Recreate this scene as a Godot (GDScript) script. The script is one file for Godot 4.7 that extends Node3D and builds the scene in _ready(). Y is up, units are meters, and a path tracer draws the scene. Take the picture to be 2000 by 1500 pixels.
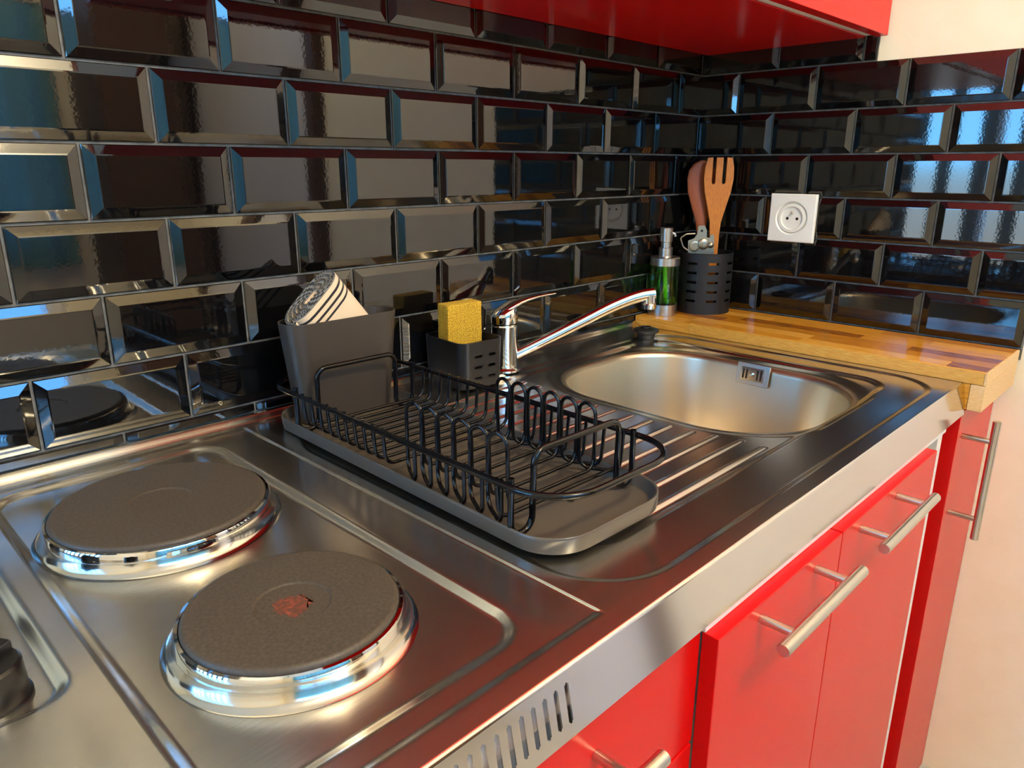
extends Node3D
# Kitchenette corner: steel hob-and-sink worktop, black bevelled wall tiles, red cupboards.
# Frame: x runs along the tiled back wall (0 = corner with the right wall), z comes out of that wall, floor at y 0.

const S := 0.844          # height of the steel sheet
const WOOD := 0.863       # top of the wooden worktop
const PITCH := 0.1562     # tile pitch along the wall
const ROW := 0.0775       # tile row pitch
const ROW0 := 1.407       # joint line 0

var taken := {}
var M := {}
var rng := RandomNumberGenerator.new()

# ------------------------------------------------------------------ mesh builder
class MB:
	var v := PackedVector3Array()
	var n := PackedVector3Array()
	var uv := PackedVector2Array()
	var col := PackedColorArray()
	var idx := PackedInt32Array()
	var tint := Color(1, 1, 1)
	func vert(p: Vector3, nn: Vector3, t := Vector2.ZERO) -> int:
		v.append(p); n.append(nn); uv.append(t); col.append(tint)
		return v.size() - 1
	func tri(a: int, b: int, c: int) -> void:
		var f := (v[b] - v[a]).cross(v[c] - v[a])
		if f.dot(n[a] + n[b] + n[c]) > 0.0:
			idx.append(a); idx.append(c); idx.append(b)
		else:
			idx.append(a); idx.append(b); idx.append(c)
	func quad(a: int, b: int, c: int, d: int) -> void:
		tri(a, b, c); tri(a, c, d)
	func face(p: Array, nn: Vector3) -> void:
		var at := []
		var t := nn.cross(Vector3.UP)
		if t.length() < 0.1:
			t = Vector3.RIGHT
		t = t.normalized()
		var bt := nn.cross(t)
		for q in p:
			at.append(vert(q, nn, Vector2(t.dot(q), bt.dot(q))))
		for i in range(1, at.size() - 1):
			tri(at[0], at[i], at[i + 1])
	# rows of points -> smooth surface; outward picks the side by a point that lies inside
	func grid(rows: Array, closed_u: bool, closed_v: bool, side := 1.0) -> void:
		var nv := rows.size()
		var nu: int = rows[0].size()
		var base := v.size()
		for j in nv:
			for i in nu:
				var p: Vector3 = rows[j][i]
				var i0 := (i - 1 + nu) % nu if closed_u else maxi(i - 1, 0)
				var i1 := (i + 1) % nu if closed_u else mini(i + 1, nu - 1)
				var j0 := (j - 1 + nv) % nv if closed_v else maxi(j - 1, 0)
				var j1 := (j + 1) % nv if closed_v else mini(j + 1, nv - 1)
				var du: Vector3 = rows[j][i1] - rows[j][i0]
				var dv: Vector3 = rows[j1][i] - rows[j0][i]
				if du.length() < 1e-7:
					var jj := j1 if j0 == j else j0
					du = rows[jj][i1] - rows[jj][i0]
				var nn := du.cross(dv).normalized() * side
				vert(p, nn, Vector2(float(i) / nu, float(j) / nv))
		for j in (nv if closed_v else nv - 1):
			for i in (nu if closed_u else nu - 1):
				var a := base + j * nu + i
				var b := base + j * nu + (i + 1) % nu
				var c := base + ((j + 1) % nv) * nu + (i + 1) % nu
				var d := base + ((j + 1) % nv) * nu + i
				quad(a, b, c, d)
	func lathe(profile: Array, segs := 32, at := Vector3.ZERO, basis := Basis.IDENTITY, crease := 0.6) -> void:
		# profile: Vector2(r, y) ordered so that the outside lies to the right of the walk upwards
		var runs := [[profile[0]]]
		for k in range(1, profile.size()):
			runs[-1].append(profile[k])
			if k < profile.size() - 1:
				var d0: Vector2 = (profile[k] - profile[k - 1]).normalized()
				var d1: Vector2 = (profile[k + 1] - profile[k]).normalized()
				if absf(d0.angle_to(d1)) > crease:
					runs.append([profile[k]])
		for run in runs:
			var base := v.size()
			var m: int = run.size()
			for k in m:
				var t: Vector2 = run[mini(k + 1, m - 1)] - run[maxi(k - 1, 0)]
				var nr := Vector2(t.y, -t.x).normalized()
				for i in segs + 1:
					var a := TAU * i / segs
					var p := Vector3(cos(a) * run[k].x, run[k].y, sin(a) * run[k].x)
					vert(at + basis * p, basis * Vector3(cos(a) * nr.x, nr.y, sin(a) * nr.x), Vector2(float(i) / segs * 4.0, run[k].y * 10.0))
			for k in m - 1:
				for i in segs:
					var a := base + k * (segs + 1) + i
					quad(a, a + 1, a + segs + 2, a + segs + 1)
	func tube(pts: Array, radius, segs := 8, closed := false, squash := Vector2.ONE, up := Vector3.ZERO) -> void:
		var m := pts.size()
		var rows := []
		var ref := Vector3.UP
		var cen := []
		for k in m:
			var a: Vector3 = pts[(k - 1 + m) % m] if closed else pts[maxi(k - 1, 0)]
			var b: Vector3 = pts[(k + 1) % m] if closed else pts[mini(k + 1, m - 1)]
			var t := (b - a).normalized()
			if k == 0:
				ref = Vector3.UP if absf(t.y) < 0.9 else Vector3.RIGHT
			if up != Vector3.ZERO:
				ref = up
			var s := t.cross(ref).normalized()
			var w := s.cross(t).normalized()
			ref = w
			var r: float = radius[k] if radius is Array else radius
			var ring := []
			for i in segs:
				var an := TAU * i / segs
				ring.append(pts[k] + s * cos(an) * r * squash.x + w * sin(an) * r * squash.y)
			rows.append(ring)
			cen.append(t)
		var base := v.size()
		for k in m:
			for i in segs:
				var out: Vector3 = rows[k][i] - pts[k]
				vert(rows[k][i], out.normalized(), Vector2(float(i) / segs, k))
		for k in (m if closed else m - 1):
			for i in segs:
				quad(base + k * segs + i, base + k * segs + (i + 1) % segs, base + ((k + 1) % m) * segs + (i + 1) % segs, base + ((k + 1) % m) * segs + i)
		if not closed:
			face(rows[0], -cen[0])
			face(rows[m - 1], cen[m - 1])
	func box(c: Vector3, s: Vector3, b := 0.0, basis := Basis.IDENTITY) -> void:
		var h := s / 2.0
		if b <= 0.0:
			for ax in 3:
				for sg in [-1.0, 1.0]:
					var nn := Vector3.ZERO; nn[ax] = sg
					var p := []
					for q in [[-1, -1], [1, -1], [1, 1], [-1, 1]]:
						var w := Vector3.ZERO
						w[ax] = sg * h[ax]; w[(ax + 1) % 3] = q[0] * h[(ax + 1) % 3]; w[(ax + 2) % 3] = q[1] * h[(ax + 2) % 3]
						p.append(c + basis * w)
					face(p, basis * nn)
			return
		# chamfered, smooth chamfer normals
		b = minf(b, minf(h.x, minf(h.y, h.z)) * 0.99)
		var ids := {}
		for ax in 3:
			for sg in [-1.0, 1.0]:
				var nn := Vector3.ZERO; nn[ax] = sg
				var at := []
				for q in [[-1, -1], [1, -1], [1, 1], [-1, 1]]:
					var w := Vector3.ZERO
					var a1 := (ax + 1) % 3
					var a2 := (ax + 2) % 3
					w[ax] = sg * h[ax]; w[a1] = q[0] * (h[a1] - b); w[a2] = q[1] * (h[a2] - b)
					var id := vert(c + basis * w, basis * nn, Vector2(w[a1], w[a2]))
					at.append(id)
					var key := Vector3i.ZERO
					key[ax] = int(sg); key[a1] = q[0]; key[a2] = q[1]
					ids[[ax, key]] = id
				quad(at[0], at[1], at[2], at[3])
		for ax in 3:   # edges along ax
			var a1 := (ax + 1) % 3
			var a2 := (ax + 2) % 3
			for s1 in [-1, 1]:
				for s2 in [-1, 1]:
					var k0 := Vector3i.ZERO
					k0[ax] = -1; k0[a1] = s1; k0[a2] = s2
					var k1 := k0; k1[ax] = 1
					quad(ids[[a1, k0]], ids[[a1, k1]], ids[[a2, k1]], ids[[a2, k0]])
		for sx in [-1, 1]:
			for sy in [-1, 1]:
				for sz in [-1, 1]:
					var k := Vector3i(sx, sy, sz)
					tri(ids[[0, k]], ids[[1, k]], ids[[2, k]])
	# outline in local xy pushed along z from z0 to z1
	func prism(outline: PackedVector2Array, z0: float, z1: float, at := Vector3.ZERO, basis := Basis.IDENTITY, holes: Array = []) -> void:
		var poly := outline
		var t := Geometry2D.triangulate_polygon(poly)
		for zz in [z0, z1]:
			var base := v.size()
			var nn := basis * Vector3(0, 0, 1 if zz == maxf(z0, z1) else -1)
			for q in poly:
				vert(at + basis * Vector3(q.x, q.y, zz), nn, q)
			for k in range(0, t.size(), 3):
				tri(base + t[k], base + t[k + 1], base + t[k + 2])
		var sg := -1.0 if Geometry2D.is_polygon_clockwise(poly) else 1.0
		var m := poly.size()
		for k in m:
			var a := poly[k]
			var b := poly[(k + 1) % m]
			var e := (b - a).normalized()
			var nn := basis * (Vector3(e.y, -e.x, 0) * sg)
			face([at + basis * Vector3(a.x, a.y, z0), at + basis * Vector3(b.x, b.y, z0), at + basis * Vector3(b.x, b.y, z1), at + basis * Vector3(a.x, a.y, z1)], nn)
	func ring_cap(ring: Array, nn: Vector3) -> void:
		face(ring, nn)
	func rewind() -> void:
		var f := idx.duplicate()
		idx.clear()
		for q in range(0, f.size(), 3):
			tri(f[q], f[q + 1], f[q + 2])
	func mesh() -> ArrayMesh:
		var a := []
		a.resize(Mesh.ARRAY_MAX)
		a[Mesh.ARRAY_VERTEX] = v
		a[Mesh.ARRAY_NORMAL] = n
		a[Mesh.ARRAY_TEX_UV] = uv
		a[Mesh.ARRAY_COLOR] = col
		a[Mesh.ARRAY_INDEX] = idx
		var m := ArrayMesh.new()
		m.add_surface_from_arrays(Mesh.PRIMITIVE_TRIANGLES, a)
		return m

# ------------------------------------------------------------------ scene helpers
func numbered(called: String) -> String:
	if not taken.has(called):
		taken[called] = 0
		return called
	taken[called] += 1
	return "%s_%03d" % [called, taken[called]]

func thing(called: String, label: String, category: String, at := Vector3.ZERO, group := "") -> Node3D:
	var o := Node3D.new()
	o.name = numbered(called)
	add_child(o)
	o.position = at
	o.set_meta("label", label)
	o.set_meta("category", category)
	if group:
		o.set_meta("group", group)
	return o

func part(called: String, mb, m: Material, parent: Node = null, label := "") -> MeshInstance3D:
	var o := MeshInstance3D.new()
	o.mesh = mb.mesh() if mb is MB else mb
	o.material_override = m
	if parent == null:
		o.name = numbered(called)
		add_child(o)
	else:
		o.name = called
		parent.add_child(o, true)
	if label:
		o.set_meta("label", label)
	return o

func structure(called: String, mb, m: Material, label := "") -> MeshInstance3D:
	var o := part(called, mb, m)
	o.set_meta("kind", "structure")
	if label:
		o.set_meta("label", label)
	return o

func bx(c: Vector3, s: Vector3, b := 0.0) -> MB:
	var k := MB.new()
	k.box(c, s, b)
	return k

# a box given by its corners
func bc(a: Vector3, b: Vector3, bev := 0.0) -> MB:
	return bx((a + b) / 2.0, (b - a).abs(), bev)

func rrect(hx: float, hz: float, r: float, n := 6) -> PackedVector2Array:
	var o := PackedVector2Array()
	r = minf(r, minf(hx, hz) * 0.999)
	for c in [[1, 1, 0.0], [-1, 1, PI / 2], [-1, -1, PI], [1, -1, PI * 1.5]]:
		for k in n + 1:
			var a: float = c[2] + PI / 2 * k / n
			o.append(Vector2(c[0] * (hx - r) + cos(a) * r, c[1] * (hz - r) + sin(a) * r))
	return o

# fillet the corners of a polyline
func rounded(pts: Array, r: float, n := 6, closed := false) -> Array:
	var o := []
	var m := pts.size()
	for k in m:
		if not closed and (k == 0 or k == m - 1):
			o.append(pts[k])
			continue
		var a: Vector3 = pts[(k - 1 + m) % m]
		var p: Vector3 = pts[k]
		var b: Vector3 = pts[(k + 1) % m]
		var da := (a - p).normalized()
		var db := (b - p).normalized()
		var ang := da.angle_to(db)
		if ang > PI - 0.02:
			o.append(p)
			continue
		var cut := minf(r / tan(ang / 2.0), minf((a - p).length(), (b - p).length()) * 0.499)
		var rr := cut * tan(ang / 2.0)
		var c := p + (da + db).normalized() * (rr / sin(ang / 2.0))
		var s0 := p + da * cut - c
		var s1 := p + db * cut - c
		for i in n + 1:
			o.append(c + s0.slerp(s1, float(i) / n).normalized() * rr)
	return o

func sdr(x: float, z: float, x0: float, x1: float, z0: float, z1: float, r: float) -> float:
	var qx := absf(x - (x0 + x1) * 0.5) - (x1 - x0) * 0.5 + r
	var qz := absf(z - (z0 + z1) * 0.5) - (z1 - z0) * 0.5 + r
	return Vector2(maxf(qx, 0.0), maxf(qz, 0.0)).length() + minf(maxf(qx, qz), 0.0) - r

# ------------------------------------------------------------------ materials
func srgb(r: int, g: int, b: int) -> Color:
	return Color(r / 255.0, g / 255.0, b / 255.0)

func mat(c: Color, rough: float, metal := 0.0, spec := 0.5) -> StandardMaterial3D:
	var m := StandardMaterial3D.new()
	m.albedo_color = c
	m.roughness = rough
	m.metallic = metal
	m.metallic_specular = spec
	return m

func noise_tex(freq: float, size := 512, octaves := 4, ramp: Gradient = null, sd := 1, kind := FastNoiseLite.TYPE_SIMPLEX_SMOOTH) -> NoiseTexture2D:
	var f := FastNoiseLite.new()
	f.noise_type = kind
	f.seed = sd
	f.frequency = freq
	f.fractal_octaves = octaves
	var t := NoiseTexture2D.new()
	t.width = size; t.height = size
	t.seamless = true
	t.noise = f
	if ramp:
		t.color_ramp = ramp
	return t

func ramp(stops: Array) -> Gradient:
	var g := Gradient.new()
	var o := PackedFloat32Array()
	var c := PackedColorArray()
	for s in stops:
		o.append(s[0]); c.append(s[1])
	g.offsets = o
	g.colors = c
	return g

func world_mapped(m: StandardMaterial3D, scale: Vector3) -> StandardMaterial3D:
	m.uv1_triplanar = true
	m.uv1_world_triplanar = true
	m.uv1_scale = scale
	return m

func bumpy(m: StandardMaterial3D, tex: Texture2D, centimetres: float) -> StandardMaterial3D:
	m.heightmap_enabled = true
	m.heightmap_texture = tex
	m.heightmap_scale = centimetres
	return m

func make_materials() -> void:
	# glazed black wall tile, slightly wavy glaze
	M.tile = world_mapped(mat(srgb(9, 9, 10), 0.035, 0.0, 0.68), Vector3(2.2, 2.2, 2.2))
	bumpy(M.tile, noise_tex(0.08, 1024, 2, null, 3), 0.0008)
	M.grout = world_mapped(mat(Color.WHITE, 0.75), Vector3(6, 6, 6))
	M.grout.albedo_texture = noise_tex(0.03, 256, 4, ramp([[0.0, srgb(84, 82, 77)], [1.0, srgb(124, 121, 113)]]), 5)
	# brushed stainless steel, grain along x
	M.steel = world_mapped(mat(Color.WHITE, 0.225, 1.0), Vector3(1.5, 40, 40))
	M.steel.albedo_texture = noise_tex(0.02, 512, 4, ramp([[0.0, srgb(202, 199, 190)], [1.0, srgb(218, 215, 207)]]), 7)
	M.steel.anisotropy_enabled = true
	M.steel.anisotropy = -0.7
	bumpy(M.steel, noise_tex(0.04, 512, 3, null, 8), 0.00007)
	M.bowl = world_mapped(mat(srgb(216, 202, 176), 0.34, 1.0), Vector3(20, 20, 20))
	bumpy(M.bowl, noise_tex(0.05, 256, 3, null, 9), 0.0006)
	M.apron = mat(srgb(222, 219, 214), 0.12, 1.0)
	M.chrome = mat(srgb(225, 225, 226), 0.045, 1.0)
	M.ringmetal = mat(srgb(214, 210, 203), 0.13, 1.0)
	M.brushed = mat(srgb(205, 200, 192), 0.28, 1.0)
	M.nickel = mat(srgb(206, 201, 190), 0.28, 1.0)
	M.tin = mat(srgb(160, 150, 130), 0.36, 1.0)
	M.iron = world_mapped(mat(Color.WHITE, 0.5, 0.0, 0.45), Vector3(17, 17, 17))
	M.iron.albedo_texture = noise_tex(0.03, 512, 5, ramp([[0.0, srgb(60, 52, 44)], [0.55, srgb(71, 62, 52)], [1.0, srgb(84, 73, 61)]]), 11)
	bumpy(M.iron, noise_tex(0.12, 512, 3, null, 12), 0.006)
	M.iron_red = world_mapped(mat(Color.WHITE, 0.5, 0.0, 0.45), Vector3(22, 22, 22))
	M.iron_red.albedo_texture = noise_tex(0.03, 256, 4, ramp([[0.0, srgb(72, 52, 42)], [0.5, srgb(98, 56, 42)], [0.8, srgb(130, 62, 44)], [1.0, srgb(150, 98, 80)]]), 13)
	M.red = mat(srgb(204, 6, 5), 0.26, 0.0, 0.4)
	M.white_board = mat(srgb(226, 222, 214), 0.4)
	M.dark_gap = mat(srgb(20, 18, 17), 0.8)
	M.black_plastic = mat(srgb(16, 16, 18), 0.28)
	M.rubber = mat(srgb(22, 21, 22), 0.5)
	M.wire = mat(srgb(7, 7, 10), 0.12, 0.0, 0.45)
	M.grey_plastic = world_mapped(mat(srgb(58, 51, 44), 0.42), Vector3(30, 30, 30))
	bumpy(M.grey_plastic, noise_tex(0.2, 256, 2, null, 14), 0.002)
	M.tray = mat(srgb(84, 76, 67), 0.24)
	M.cup = mat(srgb(26, 25, 26), 0.35)
	M.pot = world_mapped(mat(srgb(21, 22, 24), 0.5), Vector3(30, 30, 30))
	bumpy(M.pot, noise_tex(0.2, 256, 2, null, 15), 0.002)
	M.socket = mat(srgb(240, 237, 224), 0.3)
	M.hole = mat(srgb(12, 11, 10), 0.8)
	M.wall = world_mapped(mat(Color.WHITE, 0.85), Vector3(1.2, 1.2, 1.2))
	M.wall.albedo_texture = noise_tex(0.02, 512, 4, ramp([[0.0, srgb(236, 226, 200)], [1.0, srgb(241, 232, 209)]]), 16)
	bumpy(M.wall, noise_tex(0.15, 512, 3, null, 17), 0.02)
	M.ceiling = mat(srgb(240, 238, 232), 0.9)
	M.floor = world_mapped(mat(Color.WHITE, 0.4), Vector3(2, 2, 2))
	M.floor.albedo_texture = noise_tex(0.02, 512, 4, ramp([[0.0, srgb(178, 174, 164)], [1.0, srgb(198, 194, 184)]]), 18)
	# oiled oak staves in several tones, grain along z
	M.staves = []
	var tones := [[[178, 114, 26], [206, 142, 42]], [[194, 130, 36], [220, 160, 56]], [[138, 78, 10], [168, 104, 24]], [[212, 152, 58], [230, 176, 84]], [[184, 120, 30], [210, 148, 48]]]
	for k in 5:
		var a: Array = tones[k][0]
		var b: Array = tones[k][1]
		var w := world_mapped(mat(Color.WHITE, 0.24, 0.0, 0.5), Vector3(26, 26, 1.6))
		w.albedo_texture = noise_tex(0.02, 512, 5, ramp([[0.0, srgb(a[0] - 26, a[1] - 20, a[2] - 10)], [0.4, srgb(a[0], a[1], a[2])], [1.0, srgb(b[0], b[1], b[2])]]), 30 + k)
		w.uv1_offset = Vector3(k * 0.37, 0, k * 0.61)
		bumpy(w, noise_tex(0.05, 512, 4, null, 40), 0.003)
		M.staves.append(w)
	M.oak_edge = world_mapped(mat(Color.WHITE, 0.4), Vector3(10, 26, 3))
	M.oak_edge.albedo_texture = noise_tex(0.03, 512, 5, ramp([[0.0, srgb(188, 132, 46)], [0.5, srgb(206, 152, 60)], [1.0, srgb(220, 170, 80)]]), 50)
	M.oak_front = world_mapped(mat(Color.WHITE, 0.45), Vector3(6, 40, 10))
	M.oak_front.albedo_texture = noise_tex(0.02, 512, 5, ramp([[0.0, srgb(206, 164, 104)], [1.0, srgb(228, 192, 138)]]), 51)
	M.spoon = world_mapped(mat(Color.WHITE, 0.45), Vector3(40, 4, 40))
	M.spoon.albedo_texture = noise_tex(0.03, 512, 5, ramp([[0.0, srgb(152, 84, 12)], [0.5, srgb(184, 110, 20)], [1.0, srgb(204, 134, 36)]]), 52)
	M.spoon_dark = world_mapped(mat(Color.WHITE, 0.45), Vector3(40, 4, 40))
	M.spoon_dark.albedo_texture = noise_tex(0.03, 512, 5, ramp([[0.0, srgb(120, 56, 18)], [1.0, srgb(158, 80, 30)]]), 53)
	M.sponge = world_mapped(mat(Color.WHITE, 0.9), Vector3(22, 22, 22))
	M.sponge.albedo_texture = noise_tex(0.035, 512, 3, ramp([[0.0, srgb(150, 100, 6)], [0.34, srgb(196, 142, 20)], [0.42, srgb(240, 192, 50)], [1.0, srgb(252, 214, 88)]]), 54)
	bumpy(M.sponge, noise_tex(0.05, 512, 3, null, 54), 0.25)
	M.cloth = mat(Color.WHITE, 0.9)
	M.cloth.vertex_color_use_as_albedo = true
	M.cloth.rim_enabled = true
	M.cloth.rim = 0.25
	M.green_glass = mat(Color(0.62, 0.92, 0.45, 0.0), 0.02)
	M.green_glass.refraction_enabled = true
	M.green_glass.refraction_scale = 0.05
	M.soap = mat(Color(0.80, 0.86, 0.10, 0.05), 0.05)
	M.soap.refraction_enabled = true
	M.soap.refraction_scale = 0.033
	M.dip_tube = mat(srgb(200, 224, 96), 0.35)
	M.door_paint = mat(srgb(214, 211, 212), 0.4)
	M.window_frame = mat(srgb(232, 232, 232), 0.4)
	M.pane = mat(Color(1, 1, 1, 0.03), 0.02)
	M.pane.transparency = BaseMaterial3D.TRANSPARENCY_ALPHA
	M.curtain = mat(srgb(92, 136, 138), 0.9)
	M.curtain.backlight_enabled = true
	M.curtain.backlight = Color(0.35, 0.5, 0.52)
	M.slat = mat(srgb(120, 132, 146), 0.8)
	M.wardrobe = world_mapped(mat(Color.WHITE, 0.5), Vector3(14, 1.4, 14))
	M.wardrobe.albedo_texture = noise_tex(0.02, 256, 4, ramp([[0.0, srgb(66, 42, 26)], [1.0, srgb(98, 64, 40)]]), 60)
	M.lamp = mat(srgb(255, 232, 190), 0.5)
	M.lamp.emission_enabled = true
	M.lamp.emission = srgb(255, 222, 168)
	M.lamp.emission_energy_multiplier = 14.0

# ------------------------------------------------------------------ main
func _ready() -> void:
	rng.seed = 20240611
	var cam := Camera3D.new()
	cam.name = "camera"
	add_child(cam)
	cam.position = Vector3(-1.4328, 1.1517, 0.8565)
	cam.rotation_order = EULER_ORDER_YXZ
	cam.rotation = Vector3(-0.28871, -0.7945, 0.0015)
	cam.fov = 55.35
	cam.near = 0.02
	cam.far = 60.0
	cam.current = true
	var env := Environment.new()
	env.background_mode = Environment.BG_SKY
	var sky := Sky.new()
	var sm := ProceduralSkyMaterial.new()
	sm.sky_top_color = srgb(84, 166, 250)
	sm.sky_horizon_color = srgb(116, 196, 255)
	sm.ground_horizon_color = srgb(120, 168, 200)
	sm.ground_bottom_color = srgb(120, 124, 122)
	sm.energy_multiplier = 16.0
	sky.sky_material = sm
	env.sky = sky
	env.tonemap_mode = Environment.TONE_MAPPER_LINEAR
	env.tonemap_exposure = 1.12
	env.sdfgi_enabled = true
	env.ssao_enabled = true
	env.ssil_enabled = true
	var we := WorldEnvironment.new()
	we.name = "world_environment"
	we.environment = env
	add_child(we)
	make_materials()
	room()
	ceiling_lamp(Vector3(-0.94, 2.3, 1.62))
	wall_tiles()
	steel_worktop()
	oak_worktop()
	base_cabinets()
	wall_cabinet()
	dish_rack()
	caddy_and_towel()
	sponge_cup()
	mixer_tap()
	soap_dispenser()
	utensil_pot()
	socket()
	sink_plug()

func ceiling_lamp(at: Vector3) -> void:
	var t := thing("ceiling_lamp", "round warm glass ceiling lamp hanging behind the kitchenette", "lamp", at)
	var k := MB.new()
	var pr := []
	for i in 13:
		var a := -PI / 2 + PI * i / 12.0
		pr.append(Vector2(cos(a) * 0.09, sin(a) * 0.09))
	k.lathe(pr, 24, Vector3.ZERO, Basis.IDENTITY, 1.0)
	part("lamp_globe", k, M.lamp, t)
	k = MB.new()
	k.lathe([Vector2(0.0, 0.088), Vector2(0.03, 0.088), Vector2(0.03, 0.11), Vector2(0.006, 0.112), Vector2(0.006, 0.185), Vector2(0.05, 0.187), Vector2(0.05, 0.2)], 20)
	part("lamp_stem", k, M.window_frame, t)
	var l := OmniLight3D.new()
	l.name = "lamp_light"
	l.light_color = srgb(255, 236, 196)
	l.light_energy = 1.85
	l.light_size = 0.08
	l.omni_range = 12.0
	l.omni_attenuation = 2.0
	l.shadow_enabled = true
	t.add_child(l)

# ------------------------------------------------------------------ room shell
func room() -> void:
	var L := -3.1
	var R := 2.6
	var top := 2.5
	structure("floor", bc(Vector3(L - 0.2, -0.1, -1.6), Vector3(0.2, 0.0, R + 0.2)), M.floor)
	structure("ceiling", bc(Vector3(L - 0.2, top, -1.6), Vector3(0.2, top + 0.15, R + 0.2)), M.ceiling)
	var wr := structure("wall_right", bc(Vector3(0.0, 0.0, -0.2), Vector3(0.2, top, R + 0.2)), M.wall)
	wr.set_meta("label", "cream painted wall beside the kitchenette")
	# the tiled partition and the alcove to its left
	structure("wall_back", bc(Vector3(-1.44, 0.0, -0.2), Vector3(0.0, top, 0.0)), M.wall)
	structure("wall_partition", bc(Vector3(-1.44, 0.0, -1.4), Vector3(-1.3, top, -0.2)), M.wall)
	structure("wall_alcove", bc(Vector3(L, 0.0, -1.6), Vector3(-1.3, top, -1.4)), M.wall)
	# left wall with a tall window
	var k := MB.new()
	var wz0 := -0.9
	var wz1 := 0.55
	var wy0 := 0.12
	var wy1 := 2.15
	k.box(Vector3(L - 0.1, top / 2, (-1.6 + wz0) / 2), Vector3(0.2, top, wz0 + 1.6))
	k.box(Vector3(L - 0.1, top / 2, (wz1 + R + 0.2) / 2), Vector3(0.2, top, R + 0.2 - wz1))
	k.box(Vector3(L - 0.1, wy0 / 2, (wz0 + wz1) / 2), Vector3(0.2, wy0, wz1 - wz0))
	k.box(Vector3(L - 0.1, (wy1 + top) / 2, (wz0 + wz1) / 2), Vector3(0.2, top - wy1, wz1 - wz0))
	structure("wall_left", k, M.wall)
	window_set("window_1", Vector3(L - 0.1, 0, (wz0 + wz1) / 2), PI / 2, wz1 - wz0, wy0, wy1, 2)
	# rear wall with a window and curtain
	var wx0 := -2.5
	var wx1 := -0.55
	k = MB.new()
	var ry0 := 0.85
	var ry1 := 2.32
	k.box(Vector3((L - 0.2 + wx0) / 2, top / 2, R + 0.1), Vector3(wx0 - L + 0.2, top, 0.2))
	k.box(Vector3((wx1 + 0.2) / 2, top / 2, R + 0.1), Vector3(0.2 - wx1, top, 0.2))
	k.box(Vector3((wx0 + wx1) / 2, ry0 / 2, R + 0.1), Vector3(wx1 - wx0, ry0, 0.2))
	k.box(Vector3((wx0 + wx1) / 2, (ry1 + top) / 2, R + 0.1), Vector3(wx1 - wx0, top - ry1, 0.2))
	structure("wall_rear", k, M.wall)
	window_set("window_2", Vector3((wx0 + wx1) / 2, 0, R + 0.1), PI, wx1 - wx0, ry0, ry1, 3)
	# vertical blind in the left window
	var vb := thing("vertical_blind", "grey vertical blind hanging in the tall window", "blind", Vector3(L + 0.02, 0, 0))
	part("head_rail", bc(Vector3(0.0, wy1 + 0.02, wz0), Vector3(0.05, wy1 + 0.06, wz1), 0.004), M.window_frame, vb)
	var z := wz0 + 0.06
	while z < wz1 - 0.04:
		var s := MB.new()
		s.box(Vector3(0.025, (wy0 + wy1) / 2 + 0.01, z), Vector3(0.002, wy1 - wy0 + 0.02, 0.075), 0.0, Basis(Vector3.UP, 0.25))
		part("slat", s, M.slat, vb)
		z += 0.17
	# sheer half curtain over the lower part of the rear window
	var cu := thing("half_curtain", "sheer teal half curtain across the rear window", "curtain", Vector3((wx0 + wx1) / 2, 0, R - 0.05))
	var rows := []
	var cw := wx1 - wx0 + 0.1
	for j in 2:
		var row := []
		for i in 161:
			var x := -cw / 2 + cw * i / 160.0
			row.append(Vector3(x, 0.75 if j == 0 else 1.72, 0.016 * sin(x * 46.0)))
		rows.append(row)
	k = MB.new()
	k.grid(rows, false, false)
	part("curtain_cloth", k, M.curtain, cu)
	k = MB.new()
	k.tube([Vector3(-cw / 2 - 0.03, 1.725, 0), Vector3(cw / 2 + 0.03, 1.725, 0)], 0.008, 10)
	part("curtain_rod", k, M.nickel, cu)
	# white door in the right wall and a dark wardrobe in the far corner
	var d := structure("door_1", bc(Vector3(-0.03, 0.0, 1.52), Vector3(0.0, 2.04, 2.36), 0.003), M.door_paint, "white interior door in the cream wall")
	k = MB.new()
	k.tube(rounded([Vector3(-0.03, 1.02, 1.6), Vector3(-0.08, 1.02, 1.6), Vector3(-0.08, 1.02, 1.72)], 0.012), 0.009, 10)
	part("door_handle", k, M.nickel, d)
	k = MB.new()
	k.box(Vector3(-0.02, 1.035, 1.485), Vector3(0.04, 2.07, 0.06), 0.003)
	k.box(Vector3(-0.02, 1.035, 2.395), Vector3(0.04, 2.07, 0.06), 0.003)
	k.box(Vector3(-0.02, 2.085, 1.94), Vector3(0.04, 0.06, 0.97), 0.003)
	structure("trim_1", k, M.wardrobe, "dark wooden door surround")
	var w := thing("tall_cupboard", "narrow dark brown wooden cupboard in the far corner", "cupboard", Vector3(-0.29, 0, R - 0.17))
	part("body", bc(Vector3(-0.14, 0, -0.15), Vector3(0.14, 1.95, 0.16), 0.004), M.wardrobe, w)
	var wd := part("door", bc(Vector3(-0.138, 0.06, -0.168), Vector3(0.138, 1.93, -0.1505), 0.003), M.wardrobe, w)
	part("knob", bx(Vector3(-0.11, 1.0, -0.18), Vector3(0.02, 0.02, 0.024), 0.004), M.nickel, wd)

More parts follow.
